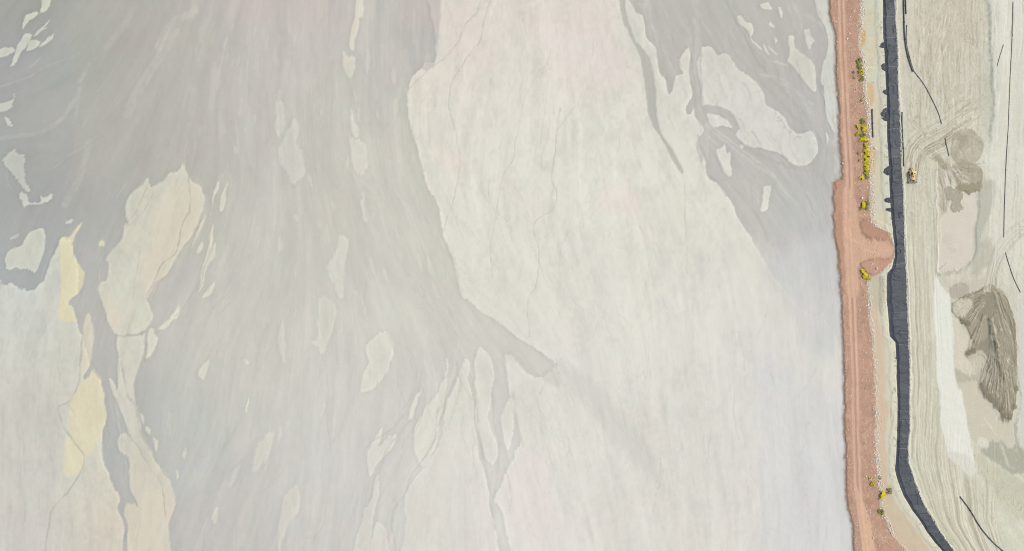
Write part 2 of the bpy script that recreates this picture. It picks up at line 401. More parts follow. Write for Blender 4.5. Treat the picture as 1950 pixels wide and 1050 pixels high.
NE = [
 [(1338,90),(1349,89),(1358,94),(1364,103),(1371,107),(1376,101),(1388,101),(1396,114),(1409,131),(1422,140),(1435,150),(1446,160),(1454,172),(1457,186),(1459,198),(1474,206),(1487,215),(1496,226),(1504,240),(1517,252),(1530,254),(1547,249),(1555,262),(1557,283),(1554,298),(1547,309),(1532,316),(1512,313),(1491,296),(1469,288),(1444,281),(1422,275),(1401,258),(1407,246),(1401,228),(1383,210),(1366,202),(1341,202),(1336,172),(1330,129),(1334,103)],
 [(1345,214),(1365,218),(1385,230),(1398,242),(1390,244),(1375,241),(1360,243),(1351,234)],
 [(1365,285),(1372,282),(1380,277),(1384,291),(1390,290),(1390,310),(1391,336),(1378,325),(1370,305)],
 [(1455,357),(1468,355),(1466,372),(1463,395),(1452,402),(1450,392),(1453,380)],
 [(1404,28),(1412,30),(1420,40),(1432,45),(1437,58),(1432,70),(1440,80),(1452,94),(1446,92),(1434,78),(1428,62),(1420,53),(1408,42)],
 [(1450,8),(1462,2),(1468,10),(1471,17),(1458,17)],[(1482,12),(1490,20),(1491,32),(1486,26)],
 [(1503,70),(1513,72),(1514,90),(1525,100),(1540,110),(1552,124),(1556,150),(1555,174),(1540,165),(1525,145),(1510,124),(1502,118),(1505,100)],
 [(1532,60),(1540,56),(1545,68),(1552,78),(1546,85),(1542,95),(1536,84),(1533,70)],
 [(1540,0),(1590,0),(1590,45),(1600,100),(1604,172),(1602,240),(1592,252),(1580,235),(1571,195),(1572,165),(1566,160),(1565,145),(1570,118),(1576,105),(1578,75),(1572,50),(1558,25)],
 [(1465,86),(1474,96),(1484,106),(1472,98)],[(1455,80),(1461,92),(1466,104),(1458,95)],[(1467,42),(1476,52),(1464,48)],[(1477,70),(1482,76),(1478,80)],
 [(1309,275),(1420,276),(1418,280),(1410,279)],[(1576,252),(1580,262),(1576,274)],[(1408,275),(1420,277),(1412,281)],
]
for i, a in enumerate(NE):
    if i != 14:
        paint(a, PALE, .95, 1.1, .6)
paint([(1342,199),(1368,201),(1386,208),(1402,224),(1409,247),(1400,247),(1392,238),(1378,222),(1350,217),(1340,216)], DARK, 1, 1.1, .5)
for k in range(46):   # feathery fingers along the ragged lower edge of the big island
    t = random.random()
    p = catmull([(1398,110),(1440,150),(1470,200),(1500,240),(1530,262)], False, 10)
    q = p[int(t * (len(p) - 1))]
    line([(q[0], q[1]), (q[0] - random.uniform(2, 9), q[1] + random.uniform(2, 10))], random.uniform(.6, 1.8), DARK, .8, warp=1, taper=True)
# channel between the fan and the grey sheet
paint([(1174,0),(1186,0),(1193,25),(1202,55),(1210,75),(1226,95),(1236,110),(1242,130),(1247,160),(1250,200),(1253,230),(1263,260),(1281,285),(1299,325),(1292,325),(1275,296),(1262,267),(1245,241),(1235,215),(1231,185),(1225,150),(1220,112),(1208,86),(1199,70),(1195,55),(1184,30)], (190,187,178), 1, 1.1, .6, dh=-.15)
line([(1295,322),(1302,345),(1305,380),(1305,430),(1309,520)], 1.1, (208,204,190), .8, -.1)
line([(1225,95),(1235,130),(1232,150)], 1.5, (190,188,178), .9)
line([(1240,130),(1250,155),(1262,200),(1285,245)], 1.2, (206,203,193), .6)
# dendritic dark threads and pale cracks
CR = (186,184,171)
for pts, w, a in [
 ([(156,632),(150,690),(147,730),(130,765),(108,778),(113,800),(125,825),(145,850),(157,872),(153,895),(130,935),(97,970),(90,1000),(84,1060)], 1.5, .85),
 ([(125,768),(133,780),(137,785)], 1, .6),([(108,778),(106,760),(110,720),(108,690)], .9, .4),
 ([(277,357),(255,405),(235,425),(226,440)], 1, .7),([(291,365),(272,400),(255,420),(238,432)], 1, .7),
 ([(356,325),(359,370),(358,400),(345,430),(335,480),(310,500),(290,540),(278,565),(285,590),(287,610),(270,635),(245,643),(216,640)], 1.3, .8),
 ([(388,410),(365,450),(345,480),(325,515),(305,535),(296,552),(286,578)], 1.3, .75),
 ([(400,470),(385,515),(374,545),(350,585),(330,605)], 1.2, .6),([(265,480),(256,530),(252,570)], .8, .5),
 ([(228,690),(235,720),(240,755),(255,775),(268,830),(290,870),(310,900),(322,915)], 2.0, .8),
 ([(238,824),(262,855),(285,895),(302,918),(310,950),(313,990)], 1.2, .7),([(270,640),(276,670),(272,690)], 2.2, .8),
 ([(218,640),(216,660),(222,690)], 1.8, .7),([(258,960),(266,972)], .8, .7),
 ([(915,0),(905,25),(885,45),(870,80),(850,105),(825,125),(795,152),(779,168)], 1.0, .75),([(932,0),(920,40),(915,75),(895,100),(870,140),(858,160),(854,190),(856,215),(868,255),(873,290),(874,320),(865,370),(852,410),(845,440)], 1.0, .75),
 ([(905,25),(925,0)], .8, .6),([(945,5),(935,40),(925,60)], .7, .4),
 ([(995,200),(988,240),(980,270),(978,300),(960,330),(950,370),(943,420),(933,470),(937,530)], 1.0, .55),
 ([(1000,130),(992,160),(990,200)], .8, .35),
 ([(1068,205),(1060,250),(1055,300),(1050,340),(1060,370),(1055,395),(1020,422),(1018,450),(1027,485),(1020,540),(1005,570),(1008,640)], 1.0, .65),
 ([(1092,205),(1075,230),(1062,250)], 1.2, .4),([(825,160),(805,190),(790,215),(783,250)], .9, .4),([(815,150),(800,200),(798,260)], .8, .3),
 ([(870,690),(866,720),(850,760),(838,800),(825,840),(800,880),(778,910),(770,940),(750,970),(745,1000),(755,1060)], 1.4, .7),
 ([(900,720),(910,790),(915,850),(925,900),(935,960),(940,1010)], 2.0, .4),([(950,830),(945,890),(940,950),(937,1000)], 2.0, .4),([(975,750),(985,800),(996,855)], 2.4, .45),([(936,740),(940,800),(952,850)], 2.4, .4),
 ([(600,555),(607,620),(620,655),(612,682),(622,710),(620,780),(626,850),(630,880),(622,960),(610,1010),(580,1035),(560,1060)], .9, .5),
 ([(662,728),(663,770),(655,800),(640,830),(628,846)], 1.1, .35),([(735,630),(748,665),(752,675)], 1.3, .5),
 ([(440,350),(434,420),(428,470),(435,510)], 1.8, .35),([(420,860),(440,830),(470,780)], 3, .25),([(470,870),(430,905),(405,950),(390,1000),(385,1060)], 2.2, .35),
 ([(185,180),(170,210),(150,260),(125,350),(120,390)], 1.5, .25),([(0,165),(40,150),(90,125),(140,105)], 1.2, .35),([(25,290),(10,330),(20,360)], 1.2, .3),
 ([(1290,20),(1300,40),(1312,62),(1325,90)], 1.5, .3),([(1375,0),(1392,20),(1400,45)], 2, .3),([(1420,330),(1470,360),(1520,420)], 1.6, .25),
 ([(880,700),(872,750),(858,800)], 1.6, .4),([(1200,88),(1210,105),(1222,118)], .8, .5),([(1190,125),(1215,138),(1228,150)], .8, .5),
 ([(37,800),(42,860),(35,920),(45,970),(40,1020)], 1.0, .35),([(110,650),(112,680)], 1.2, .4)]:
    line([(x + 1.5, y + .6) for x, y in pts], .7, PALE if pts[0][0] > 500 else np.array((222,217,204)), a * .35, .05, warp=.5)  # pale highlight painted along one side of each crack
    line(pts, w, np.array(CR) if pts[0][0] < 500 else np.array((196,194,181)), a, -.15)
for pts, w, a in [
 ([(720,262),(730,320),(770,390),(800,450),(830,530),(850,570),(868,615),(872,650),(866,690)], .9, .5),([(640,290),(680,340),(715,370)], .9, .4),
 ([(150,170),(120,220),(75,252),(0,262)], 4, .28),([(165,120),(150,160),(140,230)], 3.5, .25),([(170,270),(150,340),(120,390)], 6, .25),([(330,60),(300,110),(262,170),(240,215)], 9, .28),
 ([(370,20),(320,50),(300,90)], 7, .3),([(250,20),(225,60),(200,90)], 6, .22),([(1330,20),(1350,60),(1390,120),(1440,180)], 1.3, .35),([(1345,235),(1400,275),(1460,320),(1520,390)], 1.1, .5),([(1322,0),(1328,60),(1330,140)], 5, .25),
 ([(1500,0),(1510,20),(1545,35),(1568,50)], 2, .2),([(1470,115),(1500,125)], 1, .5),([(1450,140),(1510,170),(1550,200)], 1.6, .35),([(1350,260),(1372,280)], 1, .45),
 ([(622,880),(618,950),(606,1010),(580,1020)], .9, .5),([(680,770),(665,800),(660,830)], .9, .35),([(748,920),(735,940),(722,962)], .9, .7),([(868,700),(860,715),(853,740)], 1.2, .6),
 ([(775,920),(760,955),(745,985)], .9, .6),([(430,560),(432,640),(425,710)], 1, .4),([(320,785),(321,830)], .8, .5),([(445,1010),(444,1050)], .8, .4),([(420,560),(360,630)], 3, .25),
 ([(680,205),(682,228),(684,250)], .9, .6),([(1242,45),(1248,65),(1251,85)], 1.3, .5),([(1495,310),(1518,330)], 1, .3)]:
    line(pts, w, PALE, a, .05)
def rill(x, y, n, w, a, depth=0):
    p = [(x, y)]; dx0 = random.gauss(0, .25)
    for k in range(n):
        v = FLOW[int(np.clip(p[-1][1] - Y0, 0, NY - 1)), int(np.clip(p[-1][0] - X0, 0, NX - 1))]; q = math.hypot(v[0], v[1])
        dx0 = dx0 * .75 + random.gauss(0, .28)
        p.append((p[-1][0] + (v[0] / q + dx0) * 13, p[-1][1] + v[1] / q * 13))
        if depth < 2 and random.random() < .16:
            rill(p[-1][0], p[-1][1], max(2, int((n - k) * .7)), w * .75, a * .8, depth + 1)
    pale = random.random() < .3
    line(p, w, PALE if pale else (np.array((193,190,179)) if x > 820 else np.array((184,181,170))), a, -.06, warp=.7, taper=True)
for _ in range(26): rill(random.uniform(830, 1220), random.uniform(-20, 480), random.randint(8, 22), random.uniform(.6, 1.1), random.uniform(.25, .55))
for _ in range(26): rill(random.uniform(760, 1120), random.uniform(650, 900), random.randint(8, 20), random.uniform(.7, 1.7), random.uniform(.2, .45))
for _ in range(26): rill(random.uniform(0, 330), random.uniform(500, 950), random.randint(6, 16), random.uniform(.6, 1.1), random.uniform(.25, .5))
for _ in range(40): rill(random.uniform(330, 830), random.uniform(0, 950), random.randint(6, 22), random.uniform(.6, 1.4), random.uniform(.15, .38))
for _ in range(22): rill(random.uniform(1060, 1560), random.uniform(440, 900), random.randint(8, 20), random.uniform(.6, 1.4), random.uniform(.2, .42))
for _ in range(150):     # short faint threads along the flow
    x = random.uniform(0, 1580); y = random.uniform(0, 1050)
    p = [(x, y)]
    for k in range(random.randint(2, 6)):
        v = FLOW[int(np.clip(p[-1][1] - Y0, 0, NY - 1)), int(np.clip(p[-1][0] - X0, 0, NX - 1))]; n = math.hypot(v[0], v[1])
        p.append((p[-1][0] + v[0] / n * 18 + random.uniform(-4, 4), p[-1][1] + v[1] / n * 18))
    line(p, random.uniform(.5, 1.1), np.array((190,187,176)) if random.random() < .55 else PALE, random.uniform(.12, .4), -.04)

for pts, w, c, a in [
 ([(1326,-20),(1325,60),(1329,130),(1331,200),(1345,240)], 5, (201,198,190), .45),([(1320,60),(1322,140),(1328,220)], 1.2, (178,175,167), .6),([(1336,100),(1336,170),(1342,200)], 1.3, (178,175,167), .6),
 ([(1385,0),(1398,35),(1420,70),(1440,110),(1470,150),(1510,190),(1545,230),(1570,280)], 2.2, (180,177,169), .6),([(1392,0),(1410,45),(1440,90),(1475,130)], 1.4, (204,201,194), .5),
 ([(1450,142),(1475,146),(1500,158),(1530,190),(1548,222)], 1.6, (205,202,196), .6),([(1470,118),(1490,120),(1502,126)], 1.2, (206,203,196), .6),([(1520,10),(1525,60),(1518,120),(1508,150)], 3, (200,197,190), .35),
 ([(1514,14),(1525,22),(1545,32),(1562,42)], 1.2, (204,201,195), .5),([(1405,105),(1440,140),(1480,185),(1520,228)], 3.4, (181,178,170), .55),([(1560,150),(1568,200),(1572,250),(1575,300),(1570,350)], 3, (180,178,172), .5),
 ([(1345,238),(1370,262),(1400,285),(1440,312),(1480,345),(1504,375)], 1.3, (208,205,198), .7),([(1410,272),(1450,296),(1500,318),(1550,325)], 2.5, (181,178,170), .6),([(1490,330),(1520,350),(1550,380)], 1.3, (204,202,197), .5),
 ([(1440,350),(1442,375),(1448,396)], 1.1, (205,203,197), .6),([(1430,340),(1432,380),(1445,415)], 1.6, (181,179,173), .5),([(1240,20),(1250,60),(1262,100),(1272,150)], 2, (180,177,168), .45),([(1265,20),(1290,60),(1310,85)], 1.2, (203,200,192), .5),
 ([(1225,10),(1235,50),(1246,85)], 1.2, (203,200,192), .5),([(1285,60),(1290,100),(1286,140)], 1.4, (201,198,190), .4),([(1335,300),(1345,330),(1370,350),(1385,372)], 2.4, (182,179,171), .6),([(1333,260),(1330,285),(1338,300)], 2.4, (182,179,171), .6)]:
    line(pts, w, c, a, 0, warp=.8)
for _ in range(150):     # threads of later flow over the north eastern sheet
    x = random.uniform(1230, 1590); y = random.uniform(-20, 420)
    if x < 1300 and y > 140 or x < 1300 + (y - 230) * .6: continue
    p = [(x, y)]
    for k in range(random.randint(2, 5)):
        v = FLOW[int(np.clip(p[-1][1] - Y0, 0, NY - 1)), int(np.clip(p[-1][0] - X0, 0, NX - 1))]; n = math.hypot(v[0], v[1])
        p.append((p[-1][0] + v[0] / n * 16 + random.uniform(-5, 5), p[-1][1] + v[1] / n * 16))
    line(p, random.uniform(.5, 1.8), (202,199,192) if random.random() < .55 else (178,175,168), random.uniform(.2, .5), 0, warp=.9)
FLECK = lic(noise(7, 16, 84) + .6 * noise(16, 40, 85), steps=16, h=1.4)
fm = sstep(.75, 1.15, FLECK) * (1 - PM) * sstep(250, 420, GX) * sstep(1200, 1000, GX) * .2
C = C * (1 - fm[..., None]) + PALE * fm[..., None]
fm = sstep(.9, 1.3, -FLECK) * .20
C = C * (1 - fm[..., None] * .06)
def boxblur(A, r):
    for ax in (0, 1):
        n = A.shape[ax]
        c = np.cumsum(np.concatenate([np.zeros_like(np.take(A, [0], ax)), A], ax), ax)
        hi = np.clip(np.arange(n) + r + 1, 0, n); lo = np.clip(np.arange(n) - r, 0, n)
        sh = [1, 1]; sh[ax] = n
        A = (np.take(c, hi, ax) - np.take(c, lo, ax)) / (hi - lo).reshape(sh)
    return A
RIM = .055 * (PM - boxblur(PM.astype(np.float64), 3)) + .055 * (PM - boxblur(PM.astype(np.float64), 10))
C = (C * (1 + RIM[..., None])).astype(np.float32)       # evaporation rims along the sediment edges
H += .10 * boxblur(PM.astype(np.float64), 1).astype(np.float32)
amp = 1 + STREAK * .0042 + BROAD * .0075 + PATCH * .010 + noise(7, 11, 97) * .005 + GRAIN * .004
C *= amp[..., None]
TINT = noise(46, 34, 401) + .5 * noise(20, 16, 402)      # salts: slightly rosy and slightly green crusts
C[..., 0] += TINT * 1.0; C[..., 1] -= TINT * .45; C[..., 2] -= TINT * .3
H += STREAK * .010 + BROAD * .02 + noise(6, 12, 95) * .02

# ------------------------------------------------------------------ EAST SIDE: strips between edge lines
def edge(pts):
    p = np.array(pts, dtype=float)
    y = np.concatenate([[-80], p[:, 1], [1130]])
    x = np.concatenate([[p[0, 0] - (p[1, 0] - p[0, 0]) / (p[1, 1] - p[0, 1]) * 80], p[:, 0], [p[-1, 0] + (p[-1, 0] - p[-2, 0]) / (p[-1, 1] - p[-2, 1]) * 80]])
    return y, x
def ex(e, y):
    return np.interp(y, e[0], e[1])
E0 = edge([(1580,0),(1579,20),(1584,42),(1590,60),(1592,100),(1595,170),(1598,240),(1601,290),(1603,342),(1588,347),(1590,360),(1585,375),(1586,400),(1584,410),(1589,430),(1588,450),(1592,470),(1598,500),(1604,600),(1607,700),(1609,800),(1611,880),(1615,955),(1622,1000),(1624,1050)])
E1 = edge([(1638,0),(1637,50),(1635,75),(1638,110),(1642,140),(1645,180),(1650,215),(1654,250),(1657,300),(1657,350),(1656,400),(1662,430),(1697,445),(1702,470),(1703,495),(1686,513),(1668,526),(1652,532),(1652,560),(1660,640),(1665,720),(1667,800),(1667,880),(1672,910),(1674,940),(1680,975),(1690,1000),(1700,1020),(1715,1040),(1725,1050)])
LLp = [(1673,-62),(1680,0),(1681,60),(1683,100),(1685,140),(1687,175),(1688,210),(1688,262),(1690,290),(1692,320),(1693,360),(1695,400),(1698,430),(1702,465),(1703,490),(1697,512),(1688,522),(1687,570),(1691,600),(1693,640),(1704,652),(1706,690),(1708,760),(1707,830),(1705,870),(1703,895),(1710,920),(1720,945),(1735,970),(1750,990),(1765,1015),(1794,1050),(1836,1112)]
LRp = [(1700,-62),(1703,0),(1705,40),(1708,80),(1709,130),(1710,190),(1712,215),(1714,262),(1715,300),(1718,350),(1720,400),(1721,440),(1723,490),(1724,512),(1725,530),(1727,580),(1728,610),(1729,640),(1730,655),(1731,690),(1732,750),(1731,815),(1728,850),(1729,880),(1740,912),(1749,940),(1762,968),(1776,990),(1790,1013),(1816,1050),(1862,1112)]
LL = edge(LLp); LR = edge(LRp)
RC = edge([(1603,0),(1606,100),(1610,180),(1613,250),(1618,330),(1618,400),(1618,450),(1621,520),(1626,620),(1629,720),(1630,820),(1634,920),(1641,985),(1650,1050)])
BR = edge([(1882,0),(1884,40),(1883,80),(1888,130),(1891,180),(1890,215),(1888,250),(1880,290)])

EXW = WPX * .75 + noise(5, 7, 200) * .9
RED = np.array((190,154,132), dtype=np.float32)
xe0 = ex(E0, GY) ; xe1 = ex(E1, GY); xll = ex(LL, GY); xlr = ex(LR, GY); xrc = ex(RC, GY)
xq = GX + EXW
mR = sstep(-1.0, 1.0, xq - xe0)                      # right of the pond edge
def over(mask, col):
    global C
    col = np.array(col, dtype=np.float32)
    C = C * (1 - mask[..., None]) + col * mask[..., None]
STR2 = noise(1.8, 40, 201) + .7 * noise(4, 90, 202)       # lengthwise wheel polish
GR2 = RNG.standard_normal(GX.shape).astype(np.float32)
mud = fbm(14, 4, 205)
# pale bank of washed tailings at the pond's edge
over(sstep(-14, 0, xq - xe0 + noise(9, 14, 210) * 6) * (1 - mR) * sstep(10, 120, GY) * .8 * sstep(360, 300, GY), (212,213,203))
over(sstep(-7, 0, xq - xe0) * (1 - mR) * .6 * sstep(330, 360, GY) * sstep(500, 450, GY), (212,211,200))
redc = np.empty_like(C); redc[:] = RED
redc *= (1 + mud * .05 + noise(2.2, 2.2, 211) * .035 + noise(4, 4, 213) * .03 + GR2 * .03)[..., None]
C[:] = C * (1 - mR[..., None]) + redc * mR[..., None]
H -= .9 * (1 - sstep(-3.5, 3.5, xq - xe0))
over(sstep(-8, 0, xq - xe0 + noise(5, 6, 216) * 3) * (1 - mR) * .4, (196,184,168))
over(mR * (1 - sstep(1.2, 5, xq - xe0 + noise(6, 6, 212) * 1.6)) * .42, (154,121,100))  # shade of the road's pond-side slope, painted in as a dark brown lip
over(mR * sstep(.35, .8, fbm(18, 4, 214)) * .4, (168,132,112))
over(mR * sstep(.4, .8, fbm(12, 4, 215)) * sstep(5, 10, np.abs(GX - xrc)) * .4, (208,180,160))
# driven lane with two polished wheel lines
lane = mR * sstep(11, 6.5, np.abs(GX - xrc + WPX * .3))
over(lane * .55, (201,164,141))
for o in (-4.6, 4.2):
    over(mR * sstep(3.4, 1.2, np.abs(GX - xrc - o + WPX * .25)) * (.72 + .25 * STR2), (219,184,161))
over(mR * sstep(1.6, .6, np.abs(GX - xrc + .3 + WPX * .25)) * .6, (182,146,124))
H += mR * (-.06 * sstep(3, 1, np.abs(GX - xrc + 4.6)) - .06 * sstep(3, 1, np.abs(GX - xrc - 4.2)))
# wide turning place
paint([(1604,360),(1630,380),(1634,420),(1642,448),(1660,458),(1688,462),(1699,475),(1694,490),(1662,490),(1642,498),(1634,520),(1634,560),(1612,560),(1604,480)], (214,176,151), .9, 3, .8)
paint([(1587,350),(1604,350),(1606,470),(1608,530),(1598,520),(1592,470),(1588,400)], (189,149,126), .75, 2.5, .6)
paint([(1638,425),(1655,416),(1682,428),(1694,442),(1692,458),(1662,455),(1645,446)], (186,146,123), .85, 2.5, .6, dh=.5)
paint([(1640,500),(1665,494),(1685,496),(1697,490),(1700,500),(1680,514),(1662,524),(1648,518)], (198,156,134), .9, 2, .6, dh=.5)
line([(1640,502),(1650,496),(1670,495),(1690,492)], 1.5, (178,138,114), .6, -.2)
paint([(1640,950),(1646,960),(1660,1010),(1680,1050),(1648,1050),(1640,1000),(1633,930)], (224,186,157), .85, 2.5, .6)
for k in range(26):
    a = random.uniform(-3, 3)
    line([(1612 + a * 3, 420), (1622 + a * 3, 452), (1650, 474 + a * 3), (1690, 476 + a * 2.5)], .8, (228,190,164) if k % 2 else (206,164,138), .35)
# gravel band, drainage strip and pale berm left of the liner
mE = sstep(-1.2, 1.2, xq - xe1)
beige = np.empty_like(C); beige[:] = (209,201,176)
beige *= (1 + mud * .035 + GR2 * .008)[..., None]
C[:] = C * (1 - mE[..., None]) + beige * mE[..., None]
over(mE * sstep(.15, .5, noise(18, 30, 221) + .2), (210,207,186))
over(mE * sstep(14, 9, xll - xq) * .95, (214,213,194))
low = sstep(535, 600, GY)
over(mE * low * sstep(26, 16, xq - xe1 + noise(7, 20, 223) * 4) * .75, (213,186,161))
over(mE * low * sstep(18, 11, xll - xq) * .95, (221,216,194))
over(mE * low * sstep(870, 930, GY) * sstep(16, 22, xll - xq) * .8, (206,188,162))
over(mE * sstep(9, 4, xq - xe1 + noise(3, 5, 224) * 3) * (1 - sstep(420, 440, GY) * sstep(535, 515, GY)) * .7 * (1 - .5 * low), (196,176,154))
H += mE * .35 * sstep(15, 6, xll - xq) * sstep(-1, 3, xll - xq + 2) * (.8 + .3 * noise(14, 10, 225))
H -= mE * .15 * sstep(2, 8, xq - xe1) * sstep(10, 15, xll - xq)
paint([(1640,56),(1648,58),(1648,78),(1643,88),(1640,80)], (205,170,118), .9, 1.4, .5)
paint([(1652,158),(1664,160),(1663,190),(1655,200),(1652,180)], (215,181,140), .8, 2, .5)
paint([(1660,290),(1668,285),(1668,320),(1662,330)], (208,170,140), .6, 3, .6)
line([(1648,140),(1652,130),(1660,128),(1666,130)], 1.1, (226,222,205), .9)
paint([(1653,530),(1680,528),(1684,545),(1682,590),(1678,600),(1660,570)], (197,189,166), .9, 2.5, .6)
for k in range(150):     # rain gullies down the berm face
    y = random.uniform(-40, 1080)
    if 440 < y < 520: continue
    x = float(ex(LL, y)) - random.uniform(.5, 3); L = random.uniform(4, 11)
    line([(x, y), (x - L * .5, y + random.uniform(-2, 2)), (x - L, y + random.uniform(-3, 3))], random.uniform(.5, .9), (176,174,153), random.uniform(.4, .85), -.45, warp=.8, taper=True)
for k in range(40):
    y = random.uniform(-40, 1080); x = float(ex(LL, y)) - random.uniform(2, 13)
    if 440 < y < 520: continue
    line([(x, y), (x - random.uniform(1, 3), y + random.uniform(5, 16))], .8, (188,186,166), .5, -.25, warp=1)
# ---------------- work bench and haul road right of the liner
mB = sstep(-.6, .6, xq - xlr)
bench = idw([(1730,0,207,202,184),(1800,80,197,190,171),(1830,30,200,193,174),(1860,180,199,194,176),(1740,250,206,203,183),(1780,330,203,199,178),(1750,430,211,208,187),(1750,600,209,204,182),
             (1760,800,206,202,182),(1750,900,210,208,190),(1800,1000,214,208,183),(1900,1020,214,212,193),(1930,900,206,204,186),(1860,800,212,206,184),(1840,460,214,208,193),(1900,300,221,219,205),(1920,100,224,221,207),
             (1930,500,213,211,193),(1940,700,212,210,196),(1900,660,196,191,172),(1810,450,214,207,192)])
bench *= (1 + mud * .022 + GR2 * .012 + STREAK * .008 + BROAD * .012 + noise(3, 3, 230) * .012 + noise(6, 9, 233) * .014)[..., None]
C[:] = C * (1 - mB[..., None]) + bench * mB[..., None]
H *= (1 - mB)
H += mB * (STREAK * .012 + mud * .05 + noise(3, 3, 231) * .03)
over(mB * sstep(11, 5, xq - xlr + noise(4, 9, 232) * 3) * .55, (219,217,203))
H += mB * .35 * sstep(3.2, .8, np.abs(xq - xlr - 1.8))
# under the membrane the ground is cut down
cut = sstep(.5, 3, GX - xll) * sstep(.5, 3, xlr - GX)
H -= .9 * cut
# lengthwise dozer and wheel lines on the haul road
def shifted(off, y0, y1, n=14, jit=.5):
    out = []
    for i in range(n + 1):
        y = y0 + (y1 - y0) * i / n
        f = np.clip((y - 870) / 120, 0, 1)
        out.append((float(ex(LR, y - off * f * .75)) + off + random.uniform(-jit, jit), y))
    return out
for k in range(170):
    o = random.uniform(5, 62); y0 = random.uniform(330, 1000); y1 = min(1100, y0 + random.uniform(60, 320))
    d = random.random()
    line(shifted(o, y0, y1), random.uniform(.6, 1.5), (222,218,198) if d < .5 else (180,175,152), random.uniform(.2, .5), random.uniform(-.14, .1), warp=.4)
for k in range(60):
    o = random.uniform(60, 170); y0 = random.uniform(800, 960)
    line(shifted(o, y0, 1100), random.uniform(.7, 1.6), (225,220,201) if random.random() < .5 else (178,173,150), random.uniform(.3, .65), random.uniform(-.18, .12), warp=.4)
for k in range(120):
    x = random.uniform(1735, 1875); y0 = random.uniform(-50, 200); y1 = y0 + random.uniform(30, 110)
    line([(x, y0), (x + random.uniform(-4, 4), (y0 + y1) / 2), (x + random.uniform(-7, 7), y1)], random.uniform(.6, 1.5), (219,213,196) if random.random() < .5 else (178,170,150), random.uniform(.3, .65), random.uniform(-.16, .12))
for k in range(26):
    x = random.uniform(1765, 1810); y = random.uniform(-20, 120)
    line([(x, y), (x - random.uniform(5, 18), y + random.uniform(25, 60))], .9, (224,219,203), .5, .08)
for k in range(80):      # the sweep of track marks where the dozer turns
    o = random.gauss(0, 13); s = random.uniform(.75, 1.25)
    d = random.random()
    line([(1737 + o * .9, 420), (1740 + o * .9, 350), (1748 + o, 305), (1765 + o, 282 + o * .6), (1790 + o * .4, 268 + o), (1820, 245 + o * s), (1850, 222 + o * s)][random.randint(1, 2):random.randint(5, 7)], random.uniform(.6, 1.2), (221,217,200) if d < .45 else (164,157,134), random.uniform(.35, .75), random.uniform(-.2, .12))
for k in range(34):
    o = random.gauss(0, 8)
    line([(1726 + o * .4, 200), (1730 + o * .5, 225), (1742 + o, 245), (1765, 255 + o), (1795, 245 + o), (1822, 225 + o)], random.uniform(.6, 1.1), (220,215,199) if k % 2 else (182,176,155), .4, random.uniform(-.12, .08))
for k in range(22):
    o = random.uniform(-9, 9)
    line([(1776 + o, 300), (1790 + o, 312 + o * .3), (1800 + o * .6, 330 + o), (1810, 345 + o)], random.uniform(.6, 1.1), (176,169,147), .4, -.1)
# cleats of the crawler print
for o in (7.5, 18.5, 46):
    for y in np.arange(250, 470, 1.9):
        x = float(ex(LR, y)) + o + (3 if o < 30 else 0) * math.sin(y * .02)
        line([(x - 1.2, y), (x + 1.2, y)], .45, (178,173,151), .35, -.06, warp=.2, smooth=False)
line([(1783,312),(1782,360),(1783,400),(1785,470),(1786,520)], 1.4, (222,221,208), .8, .25, warp=1)
line([(1786,320),(1790,360),(1796,400)], 2.2, (172,166,146), .6, -.2, warp=1)
for k in range(420):
    x = random.uniform(1728, 1882); y = random.uniform(-50, 420); L = random.uniform(4, 22)
    a = random.gauss(1.57, .5); b_ = a + random.uniform(-.6, .6)
    line([(x, y), (x + L * .5 * math.cos(a), y + L * .5 * math.sin(a)), (x + L * math.cos(b_), y + L * math.sin(b_))], random.uniform(.4, .9), (223,218,203) if random.random() < .5 else (176,169,149), random.uniform(.3, .7), random.uniform(-.1, .1), warp=.8)
for k in range(260):
    o = random.uniform(4, 60); y0 = random.uniform(340, 1060)
    line(shifted(o, y0, y0 + random.uniform(5, 30), 3, 1.2), random.uniform(.4, .9), (224,221,205) if random.random() < .55 else (182,178,156), random.uniform(.2, .5), random.uniform(-.1, .1), warp=.8)
# pale flat ponds of wet fines
paint([(1792,328),(1797,324),(1803,330),(1806,350),(1808,362),(1800,362)], (219,210,200), .95, 1.2, .5, flat=-.1)
paint([(1822,372),(1840,365),(1862,362),(1866,385),(1862,430),(1858,480),(1848,500),(1830,513),(1800,518),(1787,515),(1786,480),(1792,455),(1790,420),(1800,405)], (216,208,193), .97, 1.6, .7, flat=-.2)
paint([(1794,455),(1805,448),(1816,452),(1812,468),(1797,470)], (205,199,184), .6, 3, .8)
paint([(1804,472),(1820,476),(1815,485),(1808,480)], (203,197,182), .7, 1.5, .6)
line([(1866,385),(1864,440),(1861,482),(1848,504),(1828,517),(1790,522)], 3.2, (186,185,168), .75, .2, warp=.9)
line([(1787,512),(1786,475)], 1.3, (222,222,208), .8, .2)
line([(1790,512),(1803,502)], .8, (178,170,150), .6)
paint([(1860,470),(1882,455),(1892,470),(1885,500),(1862,520),(1850,522),(1862,500)], (184,181,163), .6, 5, 1.2)
paint([(1800,545),(1850,530),(1880,525),(1870,548),(1830,560),(1806,556)], (197,195,177), .6, 5, 1.5)
paint([(1862,405),(1866,350),(1895,345),(1890,390),(1878,430),(1866,470),(1858,520),(1855,480)], (184,183,168), .75, 4, 1.4)
